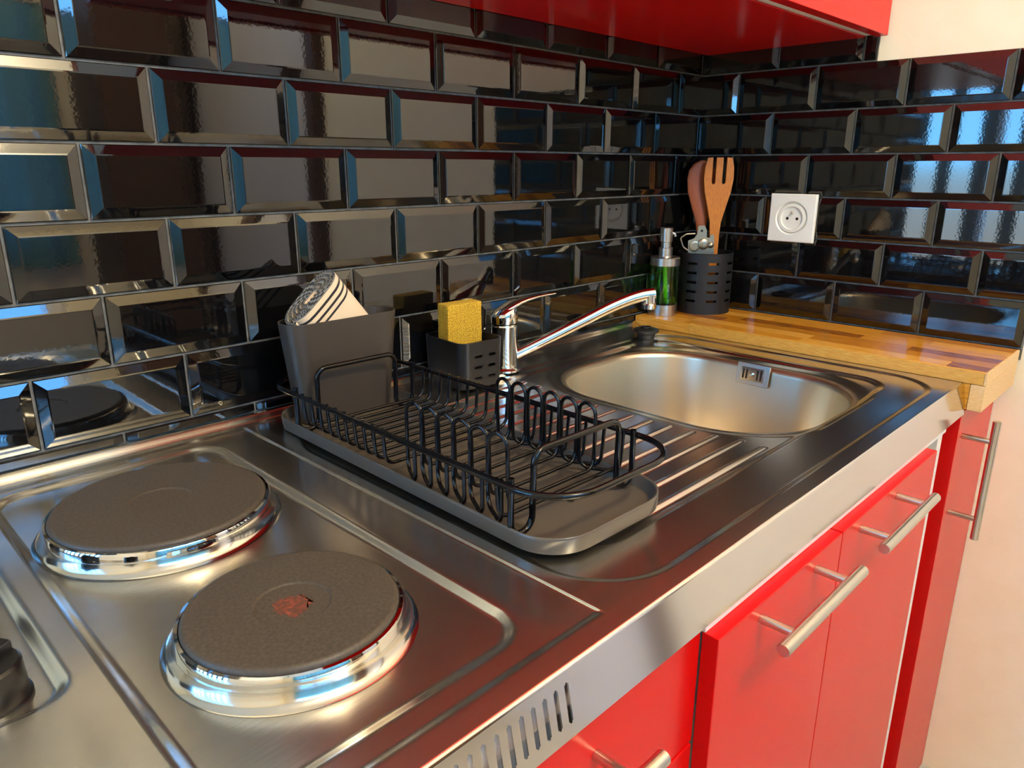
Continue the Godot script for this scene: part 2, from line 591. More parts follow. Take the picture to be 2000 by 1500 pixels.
func window_set(called: String, at: Vector3, turn: float, w: float, y0: float, y1: float, leaves: int) -> void:
	var k := MB.new()
	var b := Basis(Vector3.UP, turn)
	for s in [-1.0, 1.0]:
		k.box(at + b * Vector3(s * (w / 2 - 0.03), (y0 + y1) / 2, 0), Vector3(0.06, y1 - y0, 0.07), 0.004, b)
	for y in [y0 + 0.03, y1 - 0.03]:
		k.box(at + b * Vector3(0, y, 0), Vector3(w - 0.12, 0.06, 0.07), 0.004, b)
	for i in range(1, leaves):
		k.box(at + b * Vector3(-w / 2 + w * i / leaves, (y0 + y1) / 2, 0), Vector3(0.1, y1 - y0 - 0.12, 0.07), 0.004, b)
	var o := structure(called, k, M.window_frame, "white framed window")
	for i in leaves:
		var p := MB.new()
		var cw := w / leaves
		p.box(at + b * Vector3(-w / 2 + cw * (i + 0.5), (y0 + y1) / 2, 0), Vector3(cw - 0.1, y1 - y0 - 0.12, 0.006), 0.0, b)
		part("pane", p, M.pane, o)

# ------------------------------------------------------------------ tiles
var tile_cache := {}
func tile_mesh(w: float, h: float, bl: bool, br: bool, bb: bool, bt: bool) -> ArrayMesh:
	var key := "%.3f %.3f %s%s%s%s" % [w, h, bl, br, bb, bt]
	if tile_cache.has(key):
		return tile_cache[key]
	var k := MB.new()
	# rings: inset on bevelled sides, height, for each ring
	var prof := [[0.0, 0.0], [0.0, 0.0028], [0.0007, 0.0036], [0.0098, 0.0063], [0.0112, 0.0068], [0.0124, 0.0069]]
	var tmp := []
	for p in prof:
		var i: float = p[0]
		var j := minf(i, 0.0007)
		var x0 := -w / 2 + (i if bl else j)
		var x1 := w / 2 - (i if br else j)
		var y0 := -h / 2 + (i if bb else j)
		var y1 := h / 2 - (i if bt else j)
		tmp.append([Vector3(x0, y0, p[1]), Vector3(x1, y0, p[1]), Vector3(x1, y1, p[1]), Vector3(x0, y1, p[1])])
	var nrm := [Vector3(0, -1, 0), Vector3(1, 0, 0), Vector3(0, 1, 0), Vector3(-1, 0, 0)]
	for r in tmp.size() - 1:
		for s in 4:
			var a: Vector3 = tmp[r][s]
			var b: Vector3 = tmp[r][(s + 1) % 4]
			var c: Vector3 = tmp[r + 1][(s + 1) % 4]
			var d: Vector3 = tmp[r + 1][s]
			if (c - b).length() < 1e-6 and (d - a).length() < 1e-6:
				continue
			var f := (b - a).cross(d - a)
			if f.length() < 1e-12:
				f = (c - b).cross(d - a)
			f = f.normalized()
			if f.dot(nrm[s] + Vector3(0, 0, 1)) < 0:
				f = -f
			var n0 := f
			var n1 := f
			if r == 3:   # the bevel melts into the face
				n1 = (f + Vector3(0, 0, 1)).normalized() if f.z < 0.9999 else f
			elif r == 4:
				n0 = (f + Vector3(0, 0, 0.5)).normalized()
				n1 = Vector3(0, 0, 1)
			if r == 3:
				n1 = f
			var ia := k.vert(a, n0)
			var ib := k.vert(b, n0)
			var ic := k.vert(c, n1)
			var id := k.vert(d, n1)
			k.quad(ia, ib, ic, id)
	k.face(tmp[-1], Vector3(0, 0, 1))
	var m := k.mesh()
	tile_cache[key] = m
	return m

func put_tile(parent: Node3D, mesh: ArrayMesh, at: Vector3, turn: float) -> void:
	var o := MeshInstance3D.new()
	o.name = "tile"
	o.mesh = mesh
	o.material_override = M.tile
	o.position = at
	o.basis = Basis(Vector3.UP, turn) * Basis(Vector3.UP, rng.randf_range(-0.004, 0.004)) * Basis(Vector3.RIGHT, rng.randf_range(-0.004, 0.004))
	parent.add_child(o, true)

func wall_tiles() -> void:
	var g := 0.003       # joint width
	var back: Node3D = get_node("wall_back")
	var right: Node3D = get_node("wall_right")
	# joint beds behind the tiles
	part("grout", bc(Vector3(-1.44, 0.80, 0.0), Vector3(-0.0018, 1.4065, 0.0018)), M.grout, back, "dark grey joint mortar of the added unseen tile row")
	part("grout", bc(Vector3(-1.44, 1.4065, 0.0), Vector3(-1.052, 1.484, 0.0018)), M.grout, back, "dark grey joint mortar of the added unseen tile row")  # bed of the added top row, out of view, dims the steel reflection
	part("grout", bc(Vector3(-0.0018, 0.845, 0.0), Vector3(0.0, 1.3285, 0.634)), M.grout, right, "dark grey joint mortar of the added unseen tile row")
	part("grout", bc(Vector3(-0.0018, 1.3285, 0.0), Vector3(0.0, 1.406, 0.341)), M.grout, right, "dark grey joint mortar of the added unseen tile row")
	for row in range(-1, 8):
		var y1 := ROW0 - row * ROW
		var y0 := y1 - ROW
		if row == 7:
			y0 = 0.8525
		var odd := absi(row) % 2 == 0
		# back wall, joints counted from the corner leftwards
		var first := 0.1727 if odd else 0.0934
		var lines := [0.0019]
		if odd:
			lines.append(first - PITCH)
		var x := first
		while x < 1.44:
			lines.append(x)
			x += PITCH
		lines.append(1.44)
		for k in lines.size() - 1:
			var a: float = lines[k]
			var b: float = lines[k + 1]
			if row == -1 and a < 1.051:   # unseen row added to darken the steel, only beside the wall cabinet
				a = 1.0525
				if b < a:
					continue
			var w := b - a - g
			if w < 0.006:
				continue
			var cut_right := k == 0 or (odd and k == 1 and false)
			var cut_left := k == lines.size() - 2
			var small := w < 0.03
			var low := y1 - y0 < 0.04
			put_tile(back, tile_mesh(snappedf(w, 0.0005), y1 - y0 - g, not cut_left and not small, not cut_right and not small, not low, not low and true), Vector3(-(a + b) / 2, (y0 + y1) / 2, 0.0012), 0.0)
		# right wall
		if row < 0:
			continue
		first = 0.1619 if odd else 0.0844
		lines = [0.0019]
		x = first
		while x < 0.60:
			lines.append(x)
			x += PITCH
		lines.append(0.633)
		for k in lines.size() - 1:
			var a: float = lines[k]
			var b: float = lines[k + 1]
			var cut_r := k == lines.size() - 2 and not odd
			if row == 0:
				if a > 0.335:
					continue
				if b > 0.341:
					b = 0.341
					cut_r = true
			var w := b - a - g
			if w < 0.006:
				continue
			var low := y1 - y0 < 0.04
			put_tile(right, tile_mesh(snappedf(w, 0.0005), y1 - y0 - g, not (k == 0 and not odd), not cut_r, not low, not low), Vector3(-0.0012, (y0 + y1) / 2, (a + b) / 2), -PI / 2)

# ------------------------------------------------------------------ steel hob and sink
const BX0 := -0.640
const BX1 := -0.300
const BZ0 := 0.110
const BZ1 := 0.522
const BR := 0.128
const SX0 := -1.437
const SX1 := -0.217
const SZ0 := 0.0085
const SZ1 := 0.600

func bowl_sd(x: float, z: float) -> float:
	return sdr(x, z, BX0, BX1, BZ0, BZ1, BR)

func hs(x: float, z: float) -> float:
	var h := 0.0
	if z < 0.03:
		h += 0.009 * (1.0 - smoothstep(0.012, 0.024, z))
	if x > -1.06:
		var a := sdr(x, z, -1.043, -0.236, 0.083, 0.580, 0.075)
		if a < 0.01:
			h -= 0.0028 * (1.0 - smoothstep(-0.005, 0.004, a))
			var b := sdr(x, z, -1.000, -0.276, 0.098, 0.523, 0.05)
			if b < 0.01:
				h -= 0.0036 * (1.0 - smoothstep(-0.009, 0.004, b))
				var w := bowl_sd(x, z)
				if w < 0.03:
					h -= 0.0032 * (1.0 - smoothstep(0.0, 0.024, w))
				elif x < -0.645 and z > 0.115 and z < 0.512:
					var kk := roundf((z - 0.1235) / 0.0295)
					var dz := absf(z - 0.1235 - kk * 0.0295)
					if dz < 0.005:
						var e := smoothstep(-0.99, -0.98, x) * (1.0 - smoothstep(-0.660, -0.652, x))
						h += 0.0026 * (0.5 + 0.5 * cos(PI * dz / 0.005)) * e
	else:
		var e := sdr(x, z, -1.426, -1.052, 0.03, 0.580, 0.01)
		h -= 0.0015 * (1.0 - smoothstep(-0.004, 0.003, e))
		var c := sdr(x, z, -1.3290, -1.1090, 0.047, 0.556, 0.032)
		h -= 0.0042 * (1.0 - smoothstep(-0.0065, 0.0045, c))
		var d := sdr(x, z, -1.44, -1.3530, 0.03, 0.400, 0.02)
		h -= 0.0052 * (1.0 - smoothstep(-0.0065, 0.0045, d))
	return h

func steel_worktop() -> void:
	var t := thing("steel_worktop", "stainless steel kitchenette worktop with two hotplates, drainer and sink", "worktop", Vector3.ZERO)
	# pressed sheet
	var nx := 489
	var nz := 238
	var k := MB.new()
	k.v.resize(nx * nz); k.n.resize(nx * nz); k.uv.resize(nx * nz); k.col.resize(nx * nz)
	var inside := PackedByteArray()
	inside.resize(nx * nz)
	var cell := (SX1 - SX0) / (nx - 1)
	for j in nz:
		var z := lerpf(SZ0, SZ1, float(j) / (nz - 1))
		for i in nx:
			var x := lerpf(SX0, SX1, float(i) / (nx - 1))
			var px := x
			var pz := z
			var id := j * nx + i
			if x > -0.66 and x < -0.28:
				var sd := bowl_sd(x, z)
				if absf(sd) < cell * 0.72:
					var gx := (bowl_sd(x + 0.0005, z) - bowl_sd(x - 0.0005, z)) / 0.001
					var gz := (bowl_sd(x, z + 0.0005) - bowl_sd(x, z - 0.0005)) / 0.001
					px = x - gx * sd
					pz = z - gz * sd
				elif sd < 0:
					inside[id] = 1
			var h := hs(px, pz)
			var hx := (hs(px + 0.0008, pz) - hs(px - 0.0008, pz)) / 0.0016
			var hz := (hs(px, pz + 0.0008) - hs(px, pz - 0.0008)) / 0.0016
			k.v[id] = Vector3(px, S + h, pz)
			k.n[id] = Vector3(-hx, 1, -hz).normalized()
			k.uv[id] = Vector2(px, pz)
			k.col[id] = Color.WHITE
	for j in nz - 1:
		for i in nx - 1:
			var a := j * nx + i
			if inside[a] or inside[a + 1] or inside[a + nx] or inside[a + nx + 1]:
				continue
			# a cell whose corners all lie on the rim line falls inside the bowl
			if bowl_sd((k.v[a].x + k.v[a + nx + 1].x) / 2, (k.v[a].z + k.v[a + nx + 1].z) / 2) < -0.0004:
				continue
			k.quad(a, a + 1, a + nx + 1, a + nx)
	part("pressed_sheet", k, M.steel, t, "brushed steel drainer and hob sheet")
	# rounded front edge, apron with vent slots
	k = MB.new()
	var rows := []
	for q in 7:
		var a := PI / 2 * q / 6.0
		rows.append([Vector3(SX0, S - 0.003 + 0.003 * cos(a), SZ1 + 0.003 * sin(a)), Vector3(SX1, S - 0.003 + 0.003 * cos(a), SZ1 + 0.003 * sin(a))])
	k.grid(rows, false, false, -1.0)
	var zf := SZ1 + 0.003
	var y0 := 0.797
	var ys0 := 0.8065
	var ys1 := 0.8345
	var ns := 22
	var step := 0.0105
	var sxr := -1.124
	var sw := 0.0042
	# the apron leans out a little towards its lower edge
	var lean := func(x: float, y: float) -> Vector3: return Vector3(x, y, zf + (S - 0.003 - y) * 0.2)
	var N := Vector3(0, 0.2, 1).normalized()
	var fr := func(x0: float, x1: float, ya: float, yb: float): k.face([lean.call(x0, ya), lean.call(x1, ya), lean.call(x1, yb), lean.call(x0, yb)], N)
	fr.call(SX0, SX1, y0, ys0)
	fr.call(SX0, SX1, ys1, S - 0.003)
	fr.call(sxr, SX1, ys0, ys1)
	for q in ns:
		var xr := sxr - q * step
		fr.call(xr - step if q < ns - 1 else SX0, xr - sw, ys0, ys1)
		# folded slot edges
		for xx in [xr, xr - sw]:
			k.face([lean.call(xx, ys0), lean.call(xx, ys1), lean.call(xx, ys1) - Vector3(0, 0, 0.0015), lean.call(xx, ys0) - Vector3(0, 0, 0.0015)], Vector3(-1 if xx == xr else 1, 0, 0))
		for ya in [[ys0, ys0 + 0.0012], [ys1 - 0.0012, ys1]]:
			fr.call(xr - sw, xr - sw * 0.72, ya[0], ya[1])
			fr.call(xr - sw * 0.28, xr, ya[0], ya[1])
	k.face([lean.call(SX0, y0), lean.call(SX1, y0), Vector3(SX1, y0, zf - 0.012), Vector3(SX0, y0, zf - 0.012)], Vector3(0, -1, 0))
	k.face([lean.call(SX1, y0), Vector3(SX1, S, zf - 0.003), Vector3(SX1, S, SZ0), Vector3(SX1, y0, SZ0)], Vector3(1, 0, 0))
	k.face([lean.call(SX0, y0), Vector3(SX0, S, zf - 0.003), Vector3(SX0, S, SZ0), Vector3(SX0, y0, SZ0)], Vector3(-1, 0, 0))
	part("front_apron", k, M.apron, t, "polished steel front edge with a row of vent slots")
	# bowl
	k = MB.new()
	var prof := []
	for q in 9:
		var a := PI / 2 * 0.93 * q / 8.0
		prof.append(Vector2(0.011 * sin(a), 0.011 * (1.0 - cos(a))))
	prof.append(Vector2(0.019, 0.06))
	prof.append(Vector2(0.026, 0.105))
	for q in 9:
		var a := PI / 2 * (0.07 + 0.93 * q / 8.0)
		prof.append(Vector2(0.028 + 0.042 * (1.0 - cos(a)), 0.113 + 0.042 * sin(a)))
	prof.append(Vector2(0.11, 0.157))
	prof.append(Vector2(0.15, 0.158))
	var cx := (BX0 + BX1) / 2
	var cz := (BZ0 + BZ1) / 2
	rows = []
	var lip := hs(BX0, cz)
	for p in prof:
		var ring := []
		for q in rrect((BX1 - BX0) / 2 - p.x, (BZ1 - BZ0) / 2 - p.x, maxf(BR - p.x, 0.02), 14):
			ring.append(Vector3(cx + q.x, S + lip - p.y, cz + q.y))
		rows.append(ring)
	k.grid(rows, true, false, 1.0)
	for q in k.n.size():
		if k.n[q].dot(Vector3(cx, S, cz) - k.v[q]) < 0:
			k.n[q] = -k.n[q]
	var fixed := k.idx.duplicate()
	k.idx.clear()
	for q in range(0, fixed.size(), 3):
		k.tri(fixed[q], fixed[q + 1], fixed[q + 2])
	k.face(rows[-1], Vector3.UP)
	part("sink_bowl", k, M.bowl, t, "rounded rectangular satin steel sink bowl")
	k = MB.new()
	k.lathe([Vector2(0.044, 0.0), Vector2(0.043, 0.003), Vector2(0.034, 0.0035), Vector2(0.03, -0.002), Vector2(0.0, -0.003)].map(func(q): return q), 28, Vector3(cx, S + lip - 0.158, cz))
	part("drain", k, M.ringmetal, t)
	# overflow plate on the right bowl wall
	var ob := Basis(Vector3.FORWARD, 0.16) * Basis(Vector3.UP, -PI / 2)
	var oat := Vector3(-0.3165, 0.821, 0.322)
	var plate := MB.new()
	plate.box(oat + ob * Vector3(0, 0, 0.0015), Vector3(0.058, 0.036, 0.003), 0.0012, ob)
	var op := part("overflow_plate", plate, M.nickel, t, "small steel overflow plate with four slots")
	plate = MB.new()
	plate.box(oat + ob * Vector3(0, 0, 0.0035), Vector3(0.040, 0.022, 0.002), 0.0008, ob)
	plate.lathe([Vector2(0.004, 0.0), Vector2(0.0035, 0.0015), Vector2(0.0, 0.002)], 12, oat + ob * Vector3(0, 0, 0.0045), ob * Basis(Vector3.RIGHT, PI / 2))
	part("raised_panel", plate, M.ringmetal, op)
	for xx in [-0.0155, -0.0095, 0.0095, 0.0155]:
		plate = MB.new()
		plate.prism(rrect(0.0015, 0.0085, 0.0014, 4), 0.0042, 0.0048, oat + ob * Vector3(xx, 0, 0), ob)
		part("slot", plate, M.hole, op)
	hotplate(t, Vector3(-1.2215, S - 0.0057, 0.4345), 0.0735, true)
	hotplate(t, Vector3(-1.2215, S - 0.0057, 0.2000), 0.0905, false)
	# control knob on the left panel
	for kz in [0.368, 0.255, 0.142]:
		k = MB.new()
		k.lathe([Vector2(0.024, 0.0), Vector2(0.024, 0.002), Vector2(0.0222, 0.003), Vector2(0.0212, 0.025), Vector2(0.0195, 0.0268), Vector2(0.0, 0.027)], 32)
		k.box(Vector3(0, 0.028, 0), Vector3(0.040, 0.011, 0.0095), 0.002)
		var o := part("control_knob", k, M.black_plastic, t, "black plastic control knob")
		o.position = Vector3(-1.3905, S - 0.0067, kz)
		o.rotation.y = 0.55

func hotplate(t: Node3D, at: Vector3, r: float, worn: bool) -> void:
	var k := MB.new()
	k.lathe([Vector2(r - 0.001, 0.004), Vector2(r, 0.006), Vector2(r, 0.0185), Vector2(r - 0.0012, 0.0212), Vector2(r - 0.004, 0.022), Vector2(0.0275, 0.022), Vector2(0.0262, 0.0208), Vector2(0.0255, 0.0205)], 72, Vector3.ZERO, Basis.IDENTITY, 0.9)
	var o := part("hotplate", k, M.iron, t, "round cast iron electric hotplate" + (" with a worn red centre" if worn else ""))
	o.position = at
	k = MB.new()
	k.lathe([Vector2(0.0255, 0.0205), Vector2(0.012, 0.0203), Vector2(0.0, 0.0203)], 40)
	var cd := part("centre_disc", k, M.iron, o)
	if worn:   # rest of the red marking, with a ragged edge
		k = MB.new()
		var nz := FastNoiseLite.new()
		nz.seed = 9
		nz.frequency = 0.9
		var blob := []
		for i in 60:
			var a := TAU * i / 60.0
			var rr := 0.0125 + 0.005 * nz.get_noise_2d(cos(a) * 2.0, sin(a) * 2.0) + 0.0015 * nz.get_noise_2d(cos(a) * 9.0 + 5.0, sin(a) * 9.0)
			blob.append(Vector3(cos(a) * rr - 0.001, 0.02045, sin(a) * rr + 0.002))
		k.face(blob, Vector3.UP)
		part("red_marking", k, M.iron_red, o, "worn red spot")
	k = MB.new()
	k.lathe([Vector2(r + 0.0135, 0.0002), Vector2(r + 0.0105, 0.0010), Vector2(r + 0.0075, 0.0036), Vector2(r + 0.0058, 0.0080), Vector2(r + 0.0052, 0.0100)], 72)
	part("spill_ring", k, M.ringmetal, o)
	k = MB.new()
	k.lathe([Vector2(r + 0.0052, 0.0095), Vector2(r + 0.0042, 0.0155), Vector2(r + 0.003, 0.0178), Vector2(r + 0.0008, 0.0182), Vector2(r + 0.0003, 0.0172)], 72)
	part("trim_ring", k, M.chrome, o)

# ------------------------------------------------------------------ wooden worktop
func oak_worktop() -> void:
	var x0 := -0.2135
	var x1 := -0.0085
	var z0 := 0.0095
	var z1 := 0.632
	var t := thing("oak_worktop", "honey oak butcher block worktop end beside the steel sink", "worktop", Vector3.ZERO)
	# glued staves of the top board
	var rows := 6
	var edge := 0.008
	var w := (x1 - x0 - edge) / rows
	var last := -1
	for r in rows:
		var z := z0
		var len := rng.randf_range(0.08, 0.3)
		while z < z1 - 0.004:
			var ze := minf(z + len, z1 - 0.004)
			if z1 - 0.004 - ze < 0.05:
				ze = z1 - 0.004
			var c := rng.randi_range(0, 4)
			if c == last:
				c = (c + 2) % 5
			last = c
			part("stave", bc(Vector3(x0 + edge + r * w, 0.8435, z), Vector3(x0 + edge + (r + 1) * w, WOOD, ze), 0.0003), M.staves[c], t)
			z = ze
			len = rng.randf_range(0.16, 0.34)
	part("edge_strip", bc(Vector3(x0, 0.8435, z0), Vector3(x0 + edge, WOOD, 0.134), 0.0008), M.staves[3], t, "pale oak edge strip")
	part("edge_strip", bc(Vector3(x0, 0.8435, 0.134), Vector3(x0 + edge, WOOD, z1 - 0.004), 0.0008), M.oak_edge, t, "pale oak edge strip")
	part("front_strip", bc(Vector3(x0, 0.8435, z1 - 0.004), Vector3(x1, WOOD, z1), 0.0008), M.oak_front, t, "pale oak front strip")
	# thicker lower board in front
	part("lower_board", bc(Vector3(x0 + 0.001, 0.8035, 0.02), Vector3(x1, 0.843, 0.612)), M.staves[1], t)
	part("lower_board", bc(Vector3(x0, 0.803, 0.6125), Vector3(x1, 0.843, z1), 0.0008), M.oak_front, t)

# ------------------------------------------------------------------ cupboards
func bar_handle(parent: Node3D, a: Vector3, b: Vector3, out: Vector3, r := 0.006) -> void:
	var k := MB.new()
	var d := (b - a).normalized()
	k.tube([a + out - d * 0.0001, a + out + d * 0.0006, a + out + d * 0.0012, b + out - d * 0.0012, b + out - d * 0.0006, b + out], [r * 0.9, r * 0.97, r, r, r * 0.97, r * 0.9], 20)
	var h := part("handle", k, M.nickel, parent, "brushed steel bar handle")
	var l := (b - a).length()
	for f in [0.17, 0.83]:
		k = MB.new()
		var p: Vector3 = a + d * l * f
		k.tube([p + out.normalized() * 0.0002, p + out], 0.0042, 12)
		part("post", k, M.nickel, h)

func base_cabinets() -> void:
	# drawers under the hob
	var t := thing("drawer_cabinet", "glossy red drawer cabinet under the hotplates", "cabinet", Vector3.ZERO)
	part("carcass", bc(Vector3(-1.437, 0.10, 0.02), Vector3(-0.953, 0.792, 0.583)), M.white_board, t, "white cabinet carcass")
	part("kick_board", bc(Vector3(-1.437, 0.0, 0.5), Vector3(-0.953, 0.0995, 0.52)), M.white_board, t)
	part("vent_board", bc(Vector3(-1.437, 0.792, 0.57), Vector3(-0.953, 0.826, 0.585)), M.white_board, t)
	var ys := [[0.6735, 0.7865], [0.40, 0.6705], [0.11, 0.397]]
	for k in 3:
		var d := part("drawer_front", bc(Vector3(-1.435, ys[k][0], 0.5862), Vector3(-0.9500, ys[k][1], 0.6022), 0.0012), M.red, t)
		var y: float = ys[k][1] - 0.035
		bar_handle(d, Vector3(-1.248, y, 0.6022), Vector3(-1.056, y, 0.6022), Vector3(0, 0, 0.036))
	# double doors under the sink
	t = thing("sink_cabinet", "red two door cabinet with bar handles under the sink", "cabinet", Vector3.ZERO)
	for s in [[-0.9495, -0.9325], [-0.277, -0.2545]]:
		part("side_panel", bc(Vector3(s[0], 0.02, 0.02), Vector3(s[1], 0.782 if s[0] < -0.9 else 0.792, 0.585 if s[0] < -0.9 else 0.597)), M.white_board, t, "white cabinet side panel")
	part("top_rail", bc(Vector3(-0.9490, 0.7830, 0.5860), Vector3(-0.2775, 0.7965, 0.6055)), M.white_board, t)
	part("back_panel", bc(Vector3(-0.9320, 0.02, 0.02), Vector3(-0.2775, 0.66, 0.03)), M.white_board, t)
	part("bottom_board", bc(Vector3(-0.9320, 0.08, 0.031), Vector3(-0.2775, 0.098, 0.595)), M.white_board, t)
	for q in [[-0.9495, -0.6925, -0.905, -0.727], [-0.6910, -0.3640, -0.668, -0.49]]:
		var d := part("door", bc(Vector3(q[0], 0.02, 0.6026), Vector3(q[1], 0.7825, 0.6185), 0.001), M.red, t)
		bar_handle(d, Vector3(q[2], 0.7670, 0.6185), Vector3(q[3], 0.7670, 0.6185), Vector3(0, 0, 0.035))
	# narrow cabinet under the oak worktop
	t = thing("narrow_cabinet", "narrow red cabinet with vertical bar handle under the oak worktop", "cabinet", Vector3.ZERO)
	part("carcass", bc(Vector3(-0.2115, 0.0, 0.02), Vector3(-0.002, 0.8025, 0.585)), M.red, t)
	var d := part("door", bc(Vector3(-0.2150, 0.003, 0.5855), Vector3(-0.002, 0.798, 0.6085), 0.001), M.red, t)
	bar_handle(d, Vector3(-0.1870, 0.592, 0.6085), Vector3(-0.1870, 0.787, 0.6085), Vector3(0, 0, 0.042))

func wall_cabinet() -> void:
	var yb := 1.3675
	var t := thing("wall_cabinet", "glossy red wall cabinet mounted above the sink", "cabinet", Vector3.ZERO)
	part("body", bc(Vector3(-1.05, yb + 0.003, 0.0095), Vector3(-0.0085, 2.1, 0.33)), M.white_board, t)
	part("underside", bc(Vector3(-1.05, yb, 0.0095), Vector3(-0.0085, yb + 0.0028, 0.318), 0.0008), M.red, t)
	var xs := [-1.05, -0.53, -0.009]
	for k in 2:
		part("door", bc(Vector3(xs[k] + 0.001, yb - 0.001, 0.337), Vector3(xs[k + 1] - 0.001, 2.1, 0.356), 0.001), M.red, t)

# ------------------------------------------------------------------ dish rack and tray
func dish_rack() -> void:
	var t := thing("drip_tray", "dark grey plastic drip tray under the wire dish rack", "tray", Vector3(-0.9510, 0, 0.2820))
	var k := MB.new()
	var prof := [[0.014, 0.0005], [0.004, 0.0008], [0.0012, 0.0028], [0.0, 0.015], [0.0002, 0.0172], [0.0012, 0.018], [0.0025, 0.0172], [0.003, 0.0155], [0.0058, 0.0056], [0.0085, 0.0042], [0.03, 0.004]]
	var rows := []
	for p in prof:
		var ring := []
		for q in rrect(0.0860 - p[0], 0.2400 - p[0], 0.045 - minf(p[0], 0.03), 10):
			ring.append(Vector3(q.x, S + 0.0004 + p[1], q.y))
		rows.append(ring)
	k.grid(rows, true, false, 1.0)
	orient(k, Vector3(0, S, 0), rows)
	k.face(rows[-1], Vector3.UP)
	k.face(rows[0], Vector3.DOWN)
	part("tray_shell", k, M.tray, t)
	t.rotation.y = -0.02
	# rack
	var r := thing("dish_rack", "black wire dish rack with plate loops standing on the drainer tray", "dish rack", Vector3(-0.9447, 0, 0.0))
	r.rotation.y = -0.02
	var hw := 0.0875
	var yr := 0.9000
	var rim := []
	for q in rrect(hw, 0.2415, 0.05, 10):
		rim.append(Vector3(q.x, yr, 0.2835 + q.y))
	k = MB.new()
	k.tube(rim, 0.0031, 12, true)
	part("rim", k, M.wire, r)
	var yb := 0.8640
	var wr := 0.0020
	# plain cross wires towards the back
	for i in 10:
		var z := 0.1330 + i * 0.0174
		k = MB.new()
		k.tube(rounded([Vector3(-hw + 0.001, yr + 0.004, z), Vector3(-hw + 0.004, yb, z), Vector3(hw - 0.004, yb, z), Vector3(hw - 0.001, yr + 0.004, z)], 0.012), wr, 8)
		part("cross_wire", k, M.wire, r)
	# wires that rise into plate loops on both sides
	for i in 6:
		var z := 0.2975 + i * 0.0240
		var zz := z + 0.0230
		var xl := 0.0620
		var yt := 0.9290
		var pts := [Vector3(-hw + 0.004, yr + 0.001, z + 0.0400), Vector3(-hw + 0.006, 0.8580, z + 0.0380), Vector3(-xl - 0.001, 0.8580, z + 0.001), Vector3(-xl, yt, z), Vector3(-xl + 0.002, yt, zz), Vector3(-xl + 0.003, yb, zz)]
		for q in range(5, -1, -1):
			pts.append(Vector3(-pts[q].x, pts[q].y, pts[q].z))
		k = MB.new()
		k.tube(rounded(pts, 0.0113, 8), wr, 8)
		part("loop_wire", k, M.wire, r)
	# last plain wire in front of the loops
	k = MB.new()
	k.tube(rounded([Vector3(-hw + 0.001, yr + 0.003, 0.4545), Vector3(-hw + 0.004, yb, 0.4545), Vector3(hw - 0.004, yb, 0.4545), Vector3(hw - 0.001, yr + 0.003, 0.4545)], 0.012), wr, 8)
	part("cross_wire", k, M.wire, r)
	# thick end hoops that also make the feet
	for e in [[0.4690, 0.0580], [0.1120, 0.0560]]:
		var z: float = e[0]
		k = MB.new()
		var xo := hw - 0.004
		var xi: float = e[1]
		var yt := 0.9235
		k.tube(rounded([Vector3(-xo, yr + 0.006, z), Vector3(-xo, 0.8520, z), Vector3(-xi, 0.8520, z), Vector3(-xi, yt, z + 0.002), Vector3(xi, yt, z + 0.002), Vector3(xi, 0.8520, z), Vector3(xo, 0.8520, z), Vector3(xo, yr + 0.006, z)], 0.0125, 7), 0.003, 12)
		part("end_hoop", k, M.wire, r)
	# small drainage stub under the wires
	k = MB.new()
	k.tube([Vector3(0.012, 0.8525, 0.447), Vector3(0.012, 0.8520, 0.456)], 0.003, 10)
	part("rubber_foot", k, M.rubber, r)

func orient(k: MB, mid: Vector3, rows: Array) -> void:
	# grid() winds one way round; turn every normal so that the first outer wall faces outwards
	var nu: int = rows[0].size()
	var s := 0.0
	for i in nu:
		var p := k.v[3 * nu + i]
		s += k.n[3 * nu + i].dot(Vector3(p.x - mid.x, 0, p.z - mid.z))
	if s < 0:
		for i in k.n.size():
			k.n[i] = -k.n[i]
		var f := k.idx.duplicate()
		k.idx.clear()
		for q in range(0, f.size(), 3):
			k.tri(f[q], f[q + 1], f[q + 2])

# an open box with rounded corners lofted from rings [half x, half z, y, corner radius]
func open_box(rings: Array, n := 7) -> MB:
	var k := MB.new()
	var rows := []
	for p in rings:
		var ring := []
		for q in rrect(p[0], p[1], p[3], n):
			ring.append(Vector3(q.x, p[2], q.y))
		rows.append(ring)
	k.grid(rows, true, false, 1.0)
	var nu: int = rows[0].size()
	var s := 0.0
	for i in nu:
		var p := k.v[2 * nu + i]
		s += k.n[2 * nu + i].dot(Vector3(p.x, 0, p.z))
	if s < 0:
		for i in k.n.size():
			k.n[i] = -k.n[i]
		var f := k.idx.duplicate()
		k.idx.clear()
		for q in range(0, f.size(), 3):
			k.tri(f[q], f[q + 1], f[q + 2])
	k.face(rows[0], Vector3.DOWN)
	k.face(rows[-1], Vector3.UP)
	return k

